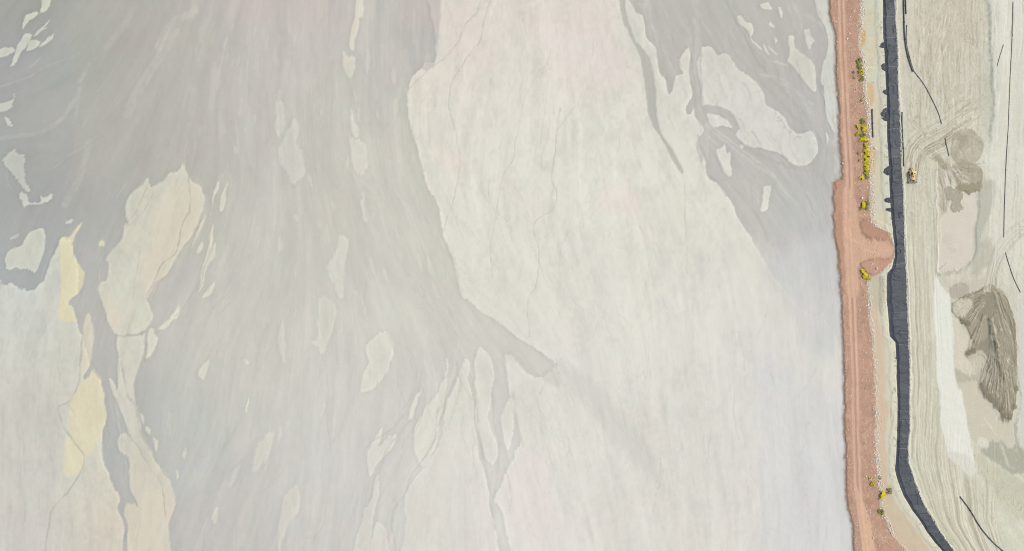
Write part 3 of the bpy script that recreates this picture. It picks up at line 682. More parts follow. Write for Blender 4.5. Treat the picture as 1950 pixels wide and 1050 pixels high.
# moist brown pushes of mud
MUD = (168,160,139); MUDD = (150,142,121); MUDL = (188,181,160)
paint([(1814,300),(1812,280),(1815,262),(1825,250),(1840,246),(1856,250),(1868,264),(1872,282),(1866,300),(1850,312),(1830,315)], (170,163,142), .92, 1.8, .7, dh=.25, mod=.8 + .4 * fbm(16, 3, 260))
paint([(1812,312),(1850,310),(1868,318),(1873,335),(1868,352),(1855,366),(1838,368),(1826,355),(1815,335)], (162,154,133), .92, 1.6, .8, dh=.25, mod=.85 + .35 * fbm(14, 3, 261))
for k in range(46):
    r0 = random.uniform(6, 36); a0 = random.uniform(2.6, 5.2); a1 = a0 + random.uniform(.5, 1.6)
    line([(1843 + r0 * 1.0 * math.cos(a), 286 + r0 * 1.05 * math.sin(a)) for a in np.linspace(a0, a1, 5)], random.uniform(.5, 1.1), (198,191,171) if k % 2 else (160,152,130), random.uniform(.25, .6), random.uniform(-.1, .1), warp=.8)
for k in range(40):
    x = random.uniform(1800, 1850); y = random.uniform(195, 262)
    line([(x, y), (x + random.uniform(10, 24), y - random.uniform(4, 14)), (x + random.uniform(28, 46), y - random.uniform(14, 34))], random.uniform(.5, 1.0), (222,216,200) if k % 2 else (178,171,150), random.uniform(.25, .5), random.uniform(-.1, .1), warp=.8)
for k in range(26):
    a = random.uniform(-.5, .35)
    x = 1814 + random.uniform(0, 8); y = 316 + random.uniform(-4, 16); L = random.uniform(20, 52)
    line([(x, y), (x + L * .5 * math.cos(a), y + L * .5 * math.sin(a) + 3), (x + L * math.cos(a), y + L * math.sin(a) + 8)], random.uniform(.6, 1.1), MUDL if k % 3 else MUDD, .55, random.uniform(-.1, .2))
for k in range(24):
    x = random.uniform(1822, 1862); y = random.uniform(285, 310)
    line([(x, y), (x - random.uniform(3, 10), y + random.uniform(-22, -6))], .9, (196,189,170), .45, .1)
line([(1812,318),(1824,335),(1838,345),(1850,348)], 2.2, (217,208,194), .85, -.1, warp=.8)
line([(1815,312),(1830,330),(1846,342)], 1.4, (222,214,200), .7)
paint([(1822,358),(1832,350),(1842,352),(1866,345),(1872,352),(1868,362),(1850,368),(1838,366),(1828,366)], (160,152,130), .9, 1.2, .8, dh=.3)
paint([(1797,362),(1808,358),(1822,362),(1834,368),(1833,378),(1828,386),(1834,396),(1826,402),(1816,404),(1810,394),(1812,382),(1802,378)], (170,165,147), .9, 1.2, .8, dh=.35)
paint([(1788,318),(1796,322),(1798,345),(1800,362),(1806,385),(1800,402),(1790,400),(1785,360)], (184,177,156), .6, 3, 1.2)
paint([(1776,290),(1792,300),(1806,312),(1808,322),(1796,322),(1784,312)], (170,163,141), .6, 3, 1)
for k in range(16):
    x = random.uniform(1787, 1800); y = random.uniform(325, 390)
    line([(x, y), (x + random.uniform(3, 9), y + random.uniform(10, 22))], .9, (212,204,190) if k % 2 else (160,152,132), .6, random.uniform(-.15, .15))
paint([(1808,548),(1822,540),(1840,540),(1846,552),(1840,565),(1818,572),(1808,562)], (184,176,161), .9, 1.5, .6)
FAN = [(1880,546),(1886,541),(1896,548),(1912,562),(1926,588),(1934,620),(1937,700),(1935,760),(1930,782),(1926,802),(1914,806),(1905,800),(1904,784),(1893,778),(1888,768),(1876,762),(1864,748),(1864,736),(1876,722),(1884,708),(1880,692),(1872,680),(1862,678),(1846,684),(1838,678),(1840,668),(1852,662),(1856,654),(1848,640),(1838,622),(1826,610),(1814,596),(1812,584),(1820,574),(1842,562),(1862,556),(1876,545)]
slF, mF = paint(FAN, (150,144,127), .95, 1.2, .5, dh=.35)
paint([(1848,605),(1842,618),(1852,640),(1866,652),(1882,640),(1880,610)], (176,168,147), .7, 3, .8)
paint([(1852,668),(1872,672),(1882,690),(1884,712),(1866,716),(1850,700),(1840,690)], (200,194,175), .9, 2, .8)
paint([(1880,672),(1898,672),(1896,705),(1884,722),(1876,712),(1884,695)], (160,156,137), .7, 1.5, .7)
apex = (1886, 545)
tips = [(1817,580),(1817,592),(1824,602),(1832,612),(1842,616),(1845,672),(1855,668),(1868,735),(1875,745),(1882,755),(1890,762),(1898,770),(1906,780),(1912,792),(1918,798),(1924,792),(1930,775),(1934,740)]
for i, (tx, ty) in enumerate(tips):
    f = random.uniform(.25, .5)
    sx = apex[0] + (tx - apex[0]) * f * .7 + random.uniform(-3, 4); sy = apex[1] + (ty - apex[1]) * f
    mx, my = (1903 + (tx - 1903) * .45, (sy + ty) / 2) if tx > 1860 else ((sx + tx) / 2, (sy + ty) / 2 - 5)
    line([(sx, sy), (mx, my), (tx, ty)], 4.8, (150,143,124), .8, .25, warp=.5)
    for o in (-3.2, -.6, 2.2):
        g = random.uniform(.06, .2)
        ex_, ey_ = tx + (mx - tx) * g, ty + (my - ty) * g
        nx, ny = -(ey_ - sy), ex_ - sx; q = math.hypot(nx, ny); nx /= q; ny /= q
        o += random.uniform(-.7, .7)
        line([(sx + nx * o * .6, sy + ny * o * .6), (mx + nx * o, my + ny * o), (ex_ + nx * o, ey_ + ny * o)], random.uniform(.5, 1.0), (193,186,166), random.uniform(.65, 1.0), .16, warp=.6)
        if random.random() < .5:
            line([(sx + nx * (o + 1.4) * .6, sy + ny * (o + 1.4) * .6), (mx + nx * (o + 1.4), my + ny * (o + 1.4)), (ex_ + nx * (o + 1.4), ey_ + ny * (o + 1.4))], .6, (130,123,104), .7, -.10, warp=.6)
for k in range(60):
    x = random.uniform(1850, 1932); y = random.uniform(570, 740)
    dx, dy = x - 1893, y - 500; q = math.hypot(dx, dy); L = random.uniform(8, 34)
    if not (1865 < x or y < 650): continue
    line([(x, y), (x + dx / q * L * .5 + random.uniform(-1.5, 1.5), y + dy / q * L * .5), (x + dx / q * L, y + dy / q * L)], random.uniform(.5, .9), (184,176,155) if random.random() < .55 else (136,128,108), random.uniform(.35, .75), random.uniform(-.12, .14), warp=.7)
for t in tips:
    sl, d = sdf([(t[0] - 5, t[1] - 4), (t[0] + 4, t[1] - 4), (t[0] + 5, t[1] + 4), (t[0] - 4, t[1] + 5)], .6)
    m = sstep(-1.2, 1.2, d) * .7
    C[sl] = C[sl] * (1 - m[..., None]) + np.array((136,128,109), dtype=np.float32) * m[..., None]
    H[sl] += .10 * m
line([(1930,600),(1931,650),(1930,700)], 1.3, (160,128,98), .7)
for k in range(44):   # the haul tracks feeding the fan from the north east
    o = random.uniform(-15, 15)
    line([(1965, 428 + o), (1935 + o * .4, 446 + o), (1912 + o * .7, 470 + o * .7), (1897 + o * .8, 500 + o * .3), (1890 + o * .8, 528), (1886 + o * .9, 556)], random.uniform(.6, 1.2), (224,221,206) if k % 2 else (168,161,140), .55, random.uniform(-.08, .08))
for k in range(22):
    a = random.uniform(.1, 1.1)
    line([(1888, 545), (1888 + 26 * math.cos(a) * random.uniform(.5, 1), 560 + 40 * math.sin(a)), (1905 + 26 * math.cos(a), 600 + 60 * math.sin(a) + random.uniform(0, 60))], .9, MUDL if k % 2 else (138,130,110), .6, .15 if k % 2 else -.2)
# chalk white embankment face between haul road and basin
paint([(1781,528),(1788,534),(1798,556),(1806,562),(1811,600),(1816,640),(1817,690),(1820,732),(1831,746),(1838,780),(1844,820),(1849,850),(1856,880),(1858,900),(1846,908),(1826,892),(1806,868),(1798,835),(1790,780),(1783,700),(1780,610),(1779,560)], (231,230,219), .95, 1.8, .8)
paint([(1808,862),(1830,868),(1850,875),(1868,905),(1850,915),(1825,898)], (213,211,194), .6, 4, 1)
paint([(1812,572),(1850,575),(1838,600),(1822,612),(1840,640),(1852,650),(1838,678),(1850,700),(1822,705),(1817,680),(1816,640)], (215,208,189), .8, 3, .8)
paint([(1818,700),(1845,715),(1875,708),(1884,718),(1872,726),(1846,730),(1822,730)], (183,180,163), .75, 3, .9)
paint([(1822,728),(1862,728),(1870,750),(1895,782),(1905,800),(1930,800),(1938,830),(1930,860),(1905,850),(1880,846),(1860,850),(1846,836),(1838,780),(1831,746)], (207,201,181), .9, 3, 1, flat=-.2)
for pts in ([(1822,695),(1832,705),(1846,712)], [(1826,688),(1838,702),(1850,708)], [(1873,800),(1886,818),(1900,830)], [(1880,806),(1892,824)], [(1840,690),(1842,704)], [(1855,690),(1856,706)]):
    line(pts, .9, (224,217,203), .8, .05, warp=1)
paint([(1868,862),(1880,846),(1905,842),(1925,852),(1946,846),(1950,880),(1938,905),(1918,895),(1900,880),(1885,872)], (172,170,152), .8, 3, 1)
line([(1906,845),(1915,870),(1920,885),(1930,892)], 2.2, (205,199,184), .85)
paint([(1862,838),(1880,838),(1882,854),(1872,858),(1862,850)], (224,220,204), .8, 2)
# broken slope in the south east
for k in range(64):
    t = k / 63
    x = 1862 + t * 90 + random.uniform(-3, 3); y = 884 + t * 88 + random.uniform(-3, 3)
    line([(x, y), (x - random.uniform(4, 10), y + random.uniform(6, 13))], random.uniform(.7, 1.3), (192,189,166) if k % 2 else (222,219,200), .55, random.uniform(-.3, .3), warp=1.2)
paint([(1858,880),(1870,870),(1950,975),(1950,1000),(1935,985),(1890,930)], (197,193,170), .5, 3, 1)
# dyke and chalky ground on the far right
xbr = ex(BR, GY)
up = sstep(300, 240, GY)
over(mB * up * sstep(-1.5, 2.5, xq - xbr) * .8, (220,218,204))
over(mB * up * sstep(4.5, 1.5, np.abs(xq - xbr + 1 + noise(3, 5, 240) * 2)) * np.clip(.45 + .6 * noise(4, 5, 262) + .4 * noise(2, 2.4, 263), 0, 1), (178,177,160))
over(mB * up * sstep(30, 5, xbr - xq) * .35 * sstep(30, 150, GY), (186,187,170))
H += mB * up * (.5 * sstep(-3, 5, xq - xbr) - .5 * sstep(20, 40, xq - xbr))
over(mB * sstep(1885, 1900, xq + noise(20, 50, 241) * 5) * sstep(560, 470, GY) * .55, (223,220,206))
for k in range(80):
    x = random.uniform(1890, 1990); y0 = random.uniform(-50, 440); y1 = y0 + random.uniform(30, 150)
    line([(x, y0), (x + random.uniform(-3, 3), (y0 + y1) / 2), (x - (y1 - y0) * .04, y1)], random.uniform(.6, 1.6), (230,228,216) if random.random() < .5 else (192,189,170), random.uniform(.3, .65), random.uniform(-.1, .12))
for k in range(120):
    x = random.uniform(1895, 1990); y = random.uniform(430, 850)
    line([(x, y), (x + random.uniform(-8, 8), y + random.uniform(5, 18))], random.uniform(.6, 1.8), (224,222,208) if random.random() < .5 else (190,187,168), random.uniform(.2, .5), random.uniform(-.2, .2), warp=1.4)
paint([(1938,560),(1950,540),(1950,840),(1940,850),(1938,780),(1940,700),(1937,630)], (215,213,200), .7, 3, 1)
line([(1934,700),(1940,760),(1936,830),(1945,870)], 2, (178,177,160), .6, -.2, warp=1.2)
over(mB * sstep(.62, .8, noise(5, 7, 243) * .6 + noise(2.5, 2.5, 244) * .6) * .3, (226,223,208))

# ------------------------------------------------------------------ ground meshes, split by what they are
ALB = (lin(np.clip(C, 0, 255)) / K).astype(np.float32)

def wx(x): return (x - 975.0) * M_PX
def wy(y): return (525.0 - y) * M_PX
def hat(x, y):
    return float(H[int(np.clip(round(y) - Y0, 0, NY - 1)), int(np.clip(round(x) - X0, 0, NX - 1))])

def tag(o, label=None, cat=None, group=None, kind=None):
    if label: o['label'] = label
    if cat: o['category'] = cat
    if group: o['group'] = group
    if kind: o['kind'] = kind
    return o

def nodemat(name):
    m = bpy.data.materials.new(name)
    m.use_nodes = True
    nt = m.node_tree
    return m, nt, nt.nodes['Principled BSDF']

def ground_mat(name, fine, bump, rough=.95):
    m, nt, b = nodemat(name)
    L = nt.links.new
    a = nt.nodes.new('ShaderNodeAttribute'); a.attribute_name = 'tint'
    tc = nt.nodes.new('ShaderNodeNewGeometry')
    n1 = nt.nodes.new('ShaderNodeTexNoise'); n1.inputs['Scale'].default_value = 1.3; n1.inputs['Detail'].default_value = 6; n1.inputs['Roughness'].default_value = .7
    n2 = nt.nodes.new('ShaderNodeTexNoise'); n2.inputs['Scale'].default_value = .22; n2.inputs['Detail'].default_value = 4
    L(tc.outputs['Position'], n1.inputs['Vector']); L(tc.outputs['Position'], n2.inputs['Vector'])
    add = nt.nodes.new('ShaderNodeMath'); add.operation = 'ADD'
    L(n1.outputs['Fac'], add.inputs[0]); L(n2.outputs['Fac'], add.inputs[1])
    mr = nt.nodes.new('ShaderNodeMapRange')
    mr.inputs['From Min'].default_value = .6; mr.inputs['From Max'].default_value = 1.4
    mr.inputs['To Min'].default_value = 1 - fine; mr.inputs['To Max'].default_value = 1 + fine
    L(add.outputs[0], mr.inputs['Value'])
    mul = nt.nodes.new('ShaderNodeVectorMath'); mul.operation = 'SCALE'
    L(a.outputs['Color'], mul.inputs[0]); L(mr.outputs['Result'], mul.inputs['Scale'])
    L(mul.outputs[0], b.inputs['Base Color'])
    b.inputs['Roughness'].default_value = rough
    b.inputs['Specular IOR Level'].default_value = .12
    bp = nt.nodes.new('ShaderNodeBump'); bp.inputs['Strength'].default_value = bump; bp.inputs['Distance'].default_value = .3
    L(n1.outputs['Fac'], bp.inputs['Height']); L(bp.outputs['Normal'], b.inputs['Normal'])
    return m
MAT_POND = ground_mat('dried_tailings', .02, .12)
MAT_RED = ground_mat('red_dirt', .10, .7)
MAT_SILT = ground_mat('silt', .045, .4)
MAT_MUD = ground_mat('basin_fines', .05, .4)

def mesh_from(name, V, F, colr=None, mat=None, smooth=True):
    me = bpy.data.meshes.new(name)
    nv, nf = len(V), len(F)
    k = F.shape[1]
    me.vertices.add(nv); me.vertices.foreach_set('co', V.astype(np.float32).ravel())
    me.loops.add(nf * k); me.loops.foreach_set('vertex_index', F.astype(np.int32).ravel())
    me.polygons.add(nf)
    me.polygons.foreach_set('loop_start', (np.arange(nf) * k).astype(np.int32))
    me.polygons.foreach_set('loop_total', np.full(nf, k, dtype=np.int32))
    if smooth:
        me.polygons.foreach_set('use_smooth', np.ones(nf, dtype=bool))
    if colr is not None:
        at = me.attributes.new('tint', 'FLOAT_COLOR', 'POINT')
        c4 = np.ones((nv, 4), dtype=np.float32); c4[:, :3] = colr
        at.data.foreach_set('color', c4.ravel())
    me.update(); me.validate()
    if mat: me.materials.append(mat)
    return me

def grid_arrays(cols, rows):
    """vertices and quads of the canvas sampled at integer pixel columns and rows"""
    cx, ry = np.meshgrid(cols, rows)
    V = np.stack([wx(cx), wy(ry), H[ry - Y0, cx - X0]], -1).reshape(-1, 3)
    Cc = ALB[ry - Y0, cx - X0].reshape(-1, 3)
    nx, ny = len(cols), len(rows)
    i = np.arange((ny - 1) * nx).reshape(ny - 1, nx)[:, :-1]
    F = np.stack([i + nx, i + nx + 1, i + 1, i], -1).reshape(-1, 4)
    return V, Cc, F

XS = 1562
odd = np.arange(Y0 + 1, Y1, 2) - Y0
H[odd, XS - X0] = .5 * (H[odd - 1, XS - X0] + H[odd + 1, XS - X0])
Vp, Cp, Fp = grid_arrays(np.arange(X0, XS + 1, 2), np.arange(Y0, Y1 + 1, 2))
Ve, Ce, Fe = grid_arrays(np.arange(XS, X1 + 1), np.arange(Y0, Y1 + 1))
fx = (Ve[Fe[:, 0], 0] / M_PX + 975 + .5); fy = 525 - Ve[Fe[:, 0], 1] / M_PX - .5
WXF = EXW[np.clip(fy - Y0, 0, NY - 1).astype(int), np.clip(fx - X0, 0, NX - 1).astype(int)]
f0 = ex(E0, fy); f1 = ex(E1, fy); fl = .5 * (ex(LL, fy) + ex(LR, fy))
reg = np.full(len(Fe), 4)
WLx = np.interp(fy, [-80, 0, 215, 300, 320, 400, 520, 600, 700, 780, 850, 905, 1000, 1130], [1882, 1882, 1889, 1800, 1786, 1787, 1783, 1780, 1783, 1790, 1800, 1850, 1950, 2080])
reg[fx + WXF < WLx] = 3
reg[fx < fl] = 2
reg[fx + WXF < f1] = 1
reg[fx + WXF < f0] = 0
slw, dw = sdf([(1781,528),(1788,534),(1798,556),(1806,562),(1811,600),(1816,640),(1817,690),(1820,732),(1831,746),(1838,780),(1844,820),(1849,850),(1856,880),(1858,900),(1846,908),(1826,892),(1806,868),(1798,835),(1790,780),(1783,700),(1780,610),(1779,560)], .8)
full = np.full(GX.shape, -9.0); full[slw] = dw
reg[full[np.clip(fy - Y0, 0, NY - 1).astype(int), np.clip(fx - X0, 0, NX - 1).astype(int)] > 0] = 5

def sub(V, Cc, F):
    u, inv = np.unique(F.ravel(), return_inverse=True)
    return V[u], Cc[u], inv.reshape(-1, 4)
def structure(name, V, Cc, F, mat):
    o = bpy.data.objects.new(name, mesh_from(name, V, F, Cc, mat))
    COL.objects.link(o)
    o['kind'] = 'structure'
    return o
V0, C0, F0 = sub(Ve, Ce, Fe[reg == 0])
structure('tailings_pond', np.vstack([Vp, V0]), np.vstack([Cp, C0]), np.vstack([Fp, F0 + len(Vp)]), MAT_POND)
for r, nm, mt in ((1, 'dirt_road', MAT_RED), (2, 'silt_berm', MAT_SILT), (3, 'haul_road', MAT_SILT), (4, 'settling_basin', MAT_MUD), (5, 'chalk_embankment', MAT_SILT)):
    structure(nm, *sub(Ve, Ce, Fe[reg == r]), mt)

# the land goes on beyond the frame: the edge materials carried outwards
def ringside():
    per = []
    for x in range(X0, X1 + 1, 10): per.append((x, Y0, 0, -1))
    for y in range(Y0, Y1 + 1, 10): per.append((X1, y, 1, 0))
    for x in range(X1, X0 - 1, -10): per.append((x, Y1, 0, 1))
    for y in range(Y1, Y0 - 1, -10): per.append((X0, y, -1, 0))
    dist = [-.004, .05, .12, .3, .8, 2.0, 6.0]
    V, Cc = [], []
    cx, cy = (X0 + X1) / 2, (Y0 + Y1) / 2
    mean = ALB.reshape(-1, 3).mean(0)
    for (x, y, _, _) in per:
        c = ALB[int(y - Y0), int(x - X0)]
        z0 = hat(x, y)
        for k, d in enumerate(dist):
            px, py = cx + (x - cx) * (1 + d), cy + (y - cy) * (1 + d)
            V.append((wx(px), wy(py), z0 - .5 if k == 0 else min(z0, 0) - .3 + random.uniform(-.1, .1)))
            f = k / (len(dist) - 1)
            Cc.append(c * (1 - f) + mean * f)
    n, m = len(per), len(dist)
    F = []
    for i in range(n):
        j = (i + 1) % n
        for k in range(m - 1):
            F.append((i * m + k, i * m + k + 1, j * m + k + 1, j * m + k))
    F = np.array(F)[:, ::-1]
    o = structure('terrain', np.array(V), np.array(Cc), F, MAT_SILT)
ringside()

# ------------------------------------------------------------------ simple materials for made things
def plain(name, col, rough=.6, metal=0.0, var=.12, scale=3.0, col2=None, bump=0.0, spec=.3, albedo=False):
    m, nt, b = nodemat(name)
    L = nt.links.new
    c = np.array(col) if albedo else alb(col)
    c2 = (np.array(col2) if albedo else alb(col2)) if col2 is not None else c * (1 - var * 2)
    g = nt.nodes.new('ShaderNodeNewGeometry')
    n = nt.nodes.new('ShaderNodeTexNoise'); n.inputs['Scale'].default_value = scale; n.inputs['Detail'].default_value = 5
    L(g.outputs['Position'], n.inputs['Vector'])
    r = nt.nodes.new('ShaderNodeValToRGB')
    r.color_ramp.elements[0].position = .3; r.color_ramp.elements[0].color = (*c2, 1)
    r.color_ramp.elements[1].position = .65; r.color_ramp.elements[1].color = (*c, 1)
    L(n.outputs['Fac'], r.inputs['Fac']); L(r.outputs['Color'], b.inputs['Base Color'])
    b.inputs['Roughness'].default_value = rough; b.inputs['Metallic'].default_value = metal
    b.inputs['Specular IOR Level'].default_value = spec
    if bump:
        bp = nt.nodes.new('ShaderNodeBump'); bp.inputs['Strength'].default_value = bump; bp.inputs['Distance'].default_value = .1
        L(n.outputs['Fac'], bp.inputs['Height']); L(bp.outputs['Normal'], b.inputs['Normal'])
    return m

M_LINER = plain('black_geomembrane', (82,87,94), .58, var=.12, scale=.35, spec=.2)
M_LINER2 = plain('faded_geomembrane', (90,95,101), .58, var=.12, scale=.3, spec=.2)
M_FLAP = plain('slack_geomembrane', (76,78,85), .65, var=.08, scale=.4, spec=.2)
M_SEAM = plain('dusty_weld', (128,132,140), .6, var=.15, scale=1.0)
M_PIPE = plain('black_polyethylene', (96,100,102), .45, var=.12, scale=.8, spec=.5)
M_PIPE2 = plain('dusty_polyethylene', (146,144,136), .6, var=.12, scale=.8)
M_PIPEIN = plain('pipe_end_shade', (30,30,32), .9)  # shade of the hollow pipe end, painted on flat dark caps
M_FLANGE = plain('pipe_flange', (120,122,120), .5, metal=.4)
M_ROCK = plain('pale_rock', (248,242,230), .9, col2=(216,200,182), scale=1.5, bump=.4)
M_ROCKR = plain('reddish_rock', (244,222,206), .9, col2=(206,172,150), scale=1.5, bump=.4)
M_CLOD = plain('silt_clod', (226,223,208), .95, col2=(200,196,176), scale=1.2)
M_LEAF = plain('leaf', (168,172,88), .7, col2=(126,140,66), scale=2.5, spec=.2)
M_LEAFG = plain('grey_leaf', (180,170,124), .8, col2=(142,136,96), scale=2.5, spec=.2)
M_FLOW = plain('yellow_blossom', (250,230,60), .7, col2=(230,206,50), scale=2.0, spec=.1)
M_STEM = plain('stem', (110,90,66), .9)
M_YEL = plain('yellow_paint', (255,232,176), .45, col2=(250,210,140), scale=1.2, spec=.4)
M_ORG = plain('worn_orange_paint', (255,212,156), .5, col2=(234,176,120), scale=1.6, spec=.4)
M_CREAM = plain('sun_bleached_yellow', (255,234,176), .5, col2=(248,212,138), scale=1.5)
M_STEEL = plain('worn_steel', (120,118,116), .45, metal=.6, col2=(80,78,76))
M_DARK = plain('dark_steel', (64,60,62), .6)
M_SHOE = plain('dusty_track_shoe', (226,224,216), .6, col2=(176,174,166))
M_GLASS = plain('cab_glass', (54,60,66), .1, spec=.8)
M_RUST = plain('exhaust_rust', (120,78,58), .8)

def obj(name, me, parent=None, mat=None):
    o = bpy.data.objects.new(name, me)
    COL.objects.link(o)
    if mat and not me.materials: me.materials.append(mat)
    if parent: o.parent = parent
    return o
def empty(name, loc, rz=0.0):
    o = bpy.data.objects.new(name, None)
    o.empty_display_size = .5
    o.location = loc; o.rotation_euler.z = rz
    COL.objects.link(o)
    return o

# ------------------------------------------------------------------ geomembrane strip: welded panels draped over the bench edge
def resample(P, n):
    P = np.array(P, dtype=float)
    d = np.concatenate([[0], np.cumsum(np.hypot(*np.diff(P, axis=0).T))])
    t = np.linspace(0, d[-1], n)
    return np.stack([np.interp(t, d, P[:, 0]), np.interp(t, d, P[:, 1])], 1)
NS = 1400
SL = resample(LLp, NS); SR = resample(LRp, NS)
liner = empty('geomembrane_liner', (wx(1705), wy(525), 0))
tag(liner, 'long black plastic liner strip of welded panels running down beside the haul road', 'liner')
NU = 34
us = np.linspace(0, 1, NU)
def liner_surface(i0, i1, step):
    idx = np.arange(i0, i1 + 1, step)
    if idx[-1] != i1: idx = np.append(idx, i1)
    A = SL[idx]; B = SR[idx]
    jl = np.interp(idx, np.arange(0, NS, 4), JL); jr = np.interp(idx, np.arange(0, NS, 4), JR)
    U = us[None, :]
    PX = (A[:, :1] + jl[:, None]) * (1 - U) + (B[:, :1] + jr[:, None]) * U
    PY = A[:, 1:] * (1 - U) + B[:, 1:] * U
    return idx, PX, PY
JL = np.random.default_rng(3).normal(0, 1.0, len(range(0, NS, 4)))
JR = np.random.default_rng(4).normal(0, 1.2, len(range(0, NS, 4)))
JL = np.convolve(JL, [.25, .5, .25], 'same'); JR = np.convolve(JR, [.25, .5, .25], 'same')
def wrinkle(PX, PY, U, T):
    q = lambda sx, sy, s: noise(sx, sy, s, PX.astype(np.float32), PY.astype(np.float32))
    wxp, wyp = q(7, 9, 301) * 3, q(7, 9, 302) * 3
    def ridge(sx, sy, s, p):
        n = noise(sx, sy, s, (PX + wxp).astype(np.float32), (PY + wyp).astype(np.float32))
        return np.clip(1 - np.abs(n) * p, 0, 1) ** 2
    z = .46 * ridge(11, 8, 303, 6) * np.clip(.5 + q(16, 16, 309) * 1.3, 0, 1) + .2 * ridge(6, 5, 304, 4) * np.clip(.4 + q(22, 22, 310), 0, 1) + .40 * ridge(26, 6, 305, 9) * np.clip(q(20, 20, 306) + .4, 0, 1)
    fold = .25 + .035 * q(50, 14, 307) + .02 * q(9, 7, 308)
    z = z * np.clip((U - .12) * 5, .15, 1)
    z += .32 * np.exp(-((U - fold) / .024) ** 2) + .12 * np.exp(-((U - fold + .05) / .02) ** 2)
    prof = np.interp(U, [0, .06, .22, .30, .75, .95, 1.0], [-.05, .0, .38, .42, .2, .12, .03])
    e = np.minimum(np.minimum(U, 1 - U) * 14, 1)
    return prof + z * e
cuts = [0]
while cuts[-1] < NS - 30:
    cuts.append(cuts[-1] + random.choice([18, 20, 22, 24, 27]))
cuts[-1] = NS - 1
for k in range(len(cuts) - 1):
    i0, i1 = cuts[k], cuts[k + 1]
    idx, PX, PY = liner_surface(i0, i1, 1)
    U = np.broadcast_to(us[None, :], PX.shape)
    Z = wrinkle(PX, PY, U, idx)
    tt = (idx - i0) / (i1 - i0)
    Z = Z + (.06 * np.exp(-((tt - .5) / .5) ** 2) - .04)[:, None] + (.035 * (k % 2)) + (.06 * np.exp(-(tt / .07) ** 2))[:, None]
    V = np.stack([wx(PX) - liner.location.x, wy(PY) - liner.location.y, Z], -1).reshape(-1, 3)
    n = len(idx)
    i = np.arange((n - 1) * NU).reshape(n - 1, NU)[:, :-1]
    F = np.stack([i + NU, i + NU + 1, i + 1, i], -1).reshape(-1, 4)
    obj('panel', mesh_from('panel', V, F, None, M_LINER2 if random.random() < .4 else M_LINER), liner)
# dusty weld lines that read lighter
for yy in (32, 72, 128, 163, 247, 300, 372, 420, 476, 505, 655, 782, 800, 853, 1012):
    i = int(np.argmin(np.abs(SL[:, 1] - yy)))
    idx, PX, PY = liner_surface(i, i + 1, 1)
    U = np.broadcast_to(us[None, :], PX.shape)
    Z = wrinkle(PX, PY, U, idx) + .16
    V = np.stack([wx(PX) - liner.location.x, wy(PY) - liner.location.y, Z], -1).reshape(-1, 3)
    F = np.array([[NU + a, NU + a + 1, a + 1, a] for a in range(2, NU - 3)])
    obj('weld_strip', mesh_from('weld_strip', V, F, None, M_SEAM), liner)
# loose flaps hanging into the gullies on the west side
for (xa, xb, ya, yb) in [(1674,1688,80,93),(1677,1690,120,137),(1679,1691,170,182),(1676,1692,204,233),(1681,1696,314,336),(1682,1697,376,387),(1685,1698,396,404),(1688,1700,520,560),(1672,1688,1066,1080)]:
    if ya > 1060: continue
    n = 12
    V = []; F = []; pw = random.uniform(.3, .9); sk = random.uniform(.7, 1.4); rag = [random.uniform(.82, 1.05) for _ in range(n + 1)]
    for a in range(n + 1):
        for b in range(n + 1):
            u, v = a / n, b / n
            r = math.sin(math.pi * v ** sk) ** pw * rag[b] if 0 < v < 1 else 0.0
            x = xb - (xb - xa) * (1 - u) * (r * .9 + .1) + random.uniform(-.25, .25)
            y = ya + (yb - ya) * v + random.uniform(-.2, .2)
            zz = max(hat(x, y), -.4) + .12 + random.uniform(0, .05)
            V.append((wx(x) - liner.location.x, wy(y) - liner.location.y, zz if u < .75 else max(zz, .1)))
    for a in range(n):
        for b in range(n):
            i = a * (n + 1) + b
            F.append((i + 1, i, i + n + 1, i + n + 2)[::-1])
    obj('flap', mesh_from('flap', np.array(V), np.array(F)[:, ::-1], None, M_FLAP), liner)

# ------------------------------------------------------------------ pipes
def tube(pts, r, seg=10, bore=True):
    P = [Vector(p) for p in pts]
    V, F = [], []
    n = len(P)
    for i, p in enumerate(P):
        d = (P[min(i + 1, n - 1)] - P[max(i - 1, 0)]).normalized()
        s = d.cross(Vector((0, 0, 1))).normalized(); u = s.cross(d)
        for k in range(seg):
            a = 2 * math.pi * k / seg
            V.append(p + s * math.cos(a) * r + u * math.sin(a) * r)
    for i in range(n - 1):
        for k in range(seg):
            F.append((i * seg + k, (i + 1) * seg + k, (i + 1) * seg + (k + 1) % seg, i * seg + (k + 1) % seg))
    me = bpy.data.meshes.new('pipe_section')
    caps = [tuple(range(seg)), tuple(reversed(range((n - 1) * seg, n * seg)))]
    me.from_pydata(V, [], F + caps)
    me.polygons.foreach_set('use_smooth', [True] * len(F) + [False] * 2)
    me.materials.append(M_PIPE if r > .26 else M_PIPE2); me.materials.append(M_PIPEIN)
    me.polygons[len(F)].material_index = 1; me.polygons[len(F) + 1].material_index = 1
    me.update()
    return me
def flange_mesh(r):
    bm = bmesh.new()
    for z in (-.09, .09):
        bmesh.ops.create_cone(bm, cap_ends=True, segments=14, radius1=r * 1.45, radius2=r * 1.45, depth=.12, matrix=Matrix.Translation((0, 0, z)))
    me = bpy.data.meshes.new('flange'); bm.to_mesh(me); bm.free(); me.materials.append(M_FLANGE)
    return me
